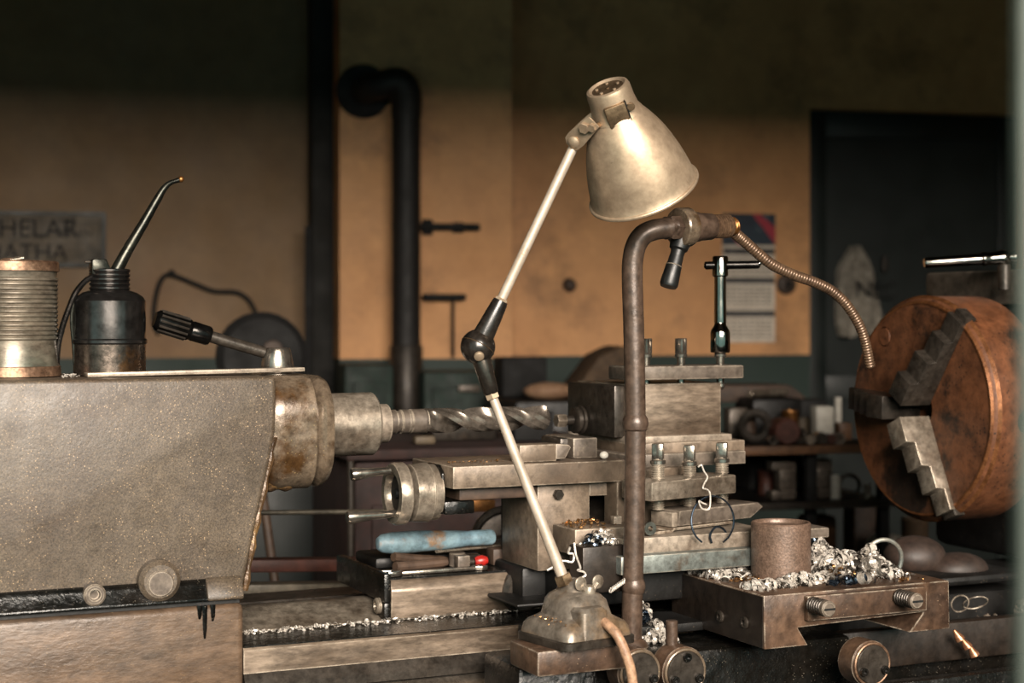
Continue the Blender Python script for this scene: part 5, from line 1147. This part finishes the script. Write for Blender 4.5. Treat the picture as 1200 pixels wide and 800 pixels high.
pile('lamp_foot_chips', 'golden dust and chips on the lamp foot', BMx, [(-.045, .0, .030, .02, .04, .003, 1), (.042, .02, .030, .015, .03, .003, .7)], M_['swarf_gold'], (.0012, .0026), .2, 60)
stuff(pile('bar_chips', 'fine golden chips along the top of the slide bar', LM, [(b0 + .05, -.12, bz1, .06, .03, .001, 1)], M_['swarf_gold'], (.001, .0025), .2, 60), 'fine golden chips along the top of the slide bar', 'swarf')
# single long turnings
def squig(name, label, pts, y, r_, m, flat=1.0):
    p = [L(a, b, y + dy) for a, b, dy in pts]
    return tag(MB(LM).tube(sm(p, 6), r_, 7, True, flat).build(name, m), label, 'turning')
squig('white_turning', 'thin white kinked turning hanging over the tool holder', [(818, 547, 0), (822, 545, -.003), (825, 552, -.004), (829, 559, -.004), (825, 567, -.004), (824, 572, -.006), (828, 573, -.004), (832, 578, -.003), (832, 592, -.003), (829, 597, -.003), (822, 595, -.002), (819, 587, 0), (823, 589, .002), (828, 591, .002)], -.262, .0013, M_['swarf'])
rp = [(835 + 25 * cos(R(a)), 610 + 29 * sin(R(a)), -.012 * sin(R(a)) * .5) for a in range(120, 440, 20)]
squig('blue_hoop_turning', 'large dark hoop shaped turning standing on the pale plate', rp, -.262, .0015, M_['swarf_blue'])
squig('blue_small_turning', 'small blue hook shaped turning inside the large hoop', [(834, 636, 0), (832, 628, 0), (835, 621, 0), (840, 617, 0), (848, 620, .004), (853, 628, .006)], -.258, .0018, M_['swarf_blue'])
squig('spring_turning', 'pale crinkled turning hanging beside the lower lamp rod', [(673, 636, 0), (675, 650, -.004), (680, 665, -.004), (677, 668, 0), (684, 670, 0), (686, 674, -.003), (680, 678, 0), (686, 682, 0), (680, 686, 0)], -.265, .0016, M_['swarf'])
squig('curled_turning', 'pale hooked turning crossing to the lower lamp rod', [(668, 641, 0), (666, 648, .003), (672, 649, 0), (671, 658, -.003), (662, 657, 0), (655, 658, .002), (648, 664, 0), (641, 668, 0)], -.262, .0016, M_['swarf'])
mb = MB(LM); a = L(715, 692, -.30); b = L(732, 680, -.285)
p = [a.lerp(b, i / 60) + Vector((.0012 * cos(i * .9), .003 * sin(i * .9), .0035 * cos(i * .9))) for i in range(61)]
tag(mb.tube(p, .0011, 6).build('coil_turning', M_['swarf']), 'tight pale spiral turning just left of the bent pipe', 'turning')
# bronze cone turning on the rail
t = thing('bronze_turning', 'bronze turning of three nested cones dangling over the tray beam', 'turning', LM, L(1130, 752, -.325))
for i, (pa, pb) in enumerate((((1118, 738), (1126, 750)), ((1127, 748), (1135, 759)), ((1136, 756), (1143, 769)))):
    a, b = L(*pa, -.325), L(*pb, -.33); d = b - a; ln = d.length
    MB(LM).lathe([(0, 0), (0, .002), (ln * .75, .0075), (ln * .95, .0078), (ln, .005), (ln, 0)], a, d, 16).build('cone', M_['copper'], t)
# loose wire hoops in the tray
for i, (px, py, rp_) in enumerate(((1125, 707, 11), (1143, 706, 15))):
    c = L(px, py, -.28); tag(MB(LM).ring(c, (.3, 1, .3 + i), rp_ * .0013, .0012, 30, 6).build('wire_hoop', M_['plate']), ['small wire hoop in the tray beside the dovetail block', 'larger wire hoop in the tray, right of the small one'][i], 'wire')
c = L(1030, 665, -.12); tag(MB(LM).ring((c.x, -.13, zblk0 + .06), (.2, 1, .1), .034, .0035, 36, 8).build('plastic_hoop', M_['bluegrey']), 'pale plastic hoop behind the swarf heap', 'hoop')
# brown cast cover right of the block
q = L(1115, 690, -.12)
t = thing('brown_motor', 'brown humped casting behind the right end of the dovetail block', 'casting', LM, (q.x, -.1, zb))
MB(LM).ball((q.x - .03, -.06, zblk0 + .05), .05, 28, (1.1, 1.0, .7)).build('hump', M_['humps'], t)
MB(LM).ball((q.x + .03, -.10, zblk0 + .03), .046, 28, (1.2, 1.0, .6)).build('shoulder', M_['humps'], t)
MB(LM).box(q.x - .07, q.x + .12, -.17, .02, zb + .004, zblk0 + .03).build('base', M_['dark'], t, bevel=.01)

# small pieces seen between the slides
a = L(903, 624, -.19); b = L(972, 624, -.19)
tag(MB(LM).box(a.x, b.x, -.19, -.12, L(935, 632, -.19).z, L(935, 620, -.19).z).build('flat_bar', M_['plate'], bevel=.003), 'grey flat steel bar behind the rusty cylinder, pointing right', 'bar')
a = L(716, 606, -.18); tag(MB(LM).box(a.x, a.x + .013, -.19, -.177, zst + .0006, zst + .0126).build('pale_cube', M_['pale'], bevel=.001), 'tiny pale steel cube on the step block by the pipe', 'block')
a = L(760, 604, -.243); tag(MB(LM).lathe([(0, .004), (0, .010), (.006, .010), (.006, .004), (0, .004)], (a.x, -.243, zD1 + .0105), (0, -1, 0), 20).build('steel_washer', M_['bright']), 'small bright steel washer standing just right of the pipe', 'washer')

# repeats of a kind carry a common group
GROUPS = {'bearing_cover': 'round bearing covers along the apron', 'slide_plate': 'long plates under the tool holder', 'channel_iron': 'channel pieces on the bench shelf',
          'steel_locker': 'green lockers under the dado', 'steel_coil': 'loose coils on the swarf heap', 'wire_hoop': 'wire hoops in the chip tray'}
for o in S.objects:
    if o.parent is None and o.name.split('.')[0] in GROUPS: o['group'] = GROUPS[o.name.split('.')[0]]
for n in ('feed_rod', 'red_bar', 'grey_bar'): bpy.data.objects[n]['group'] = 'bars crossing the gap behind the bed'
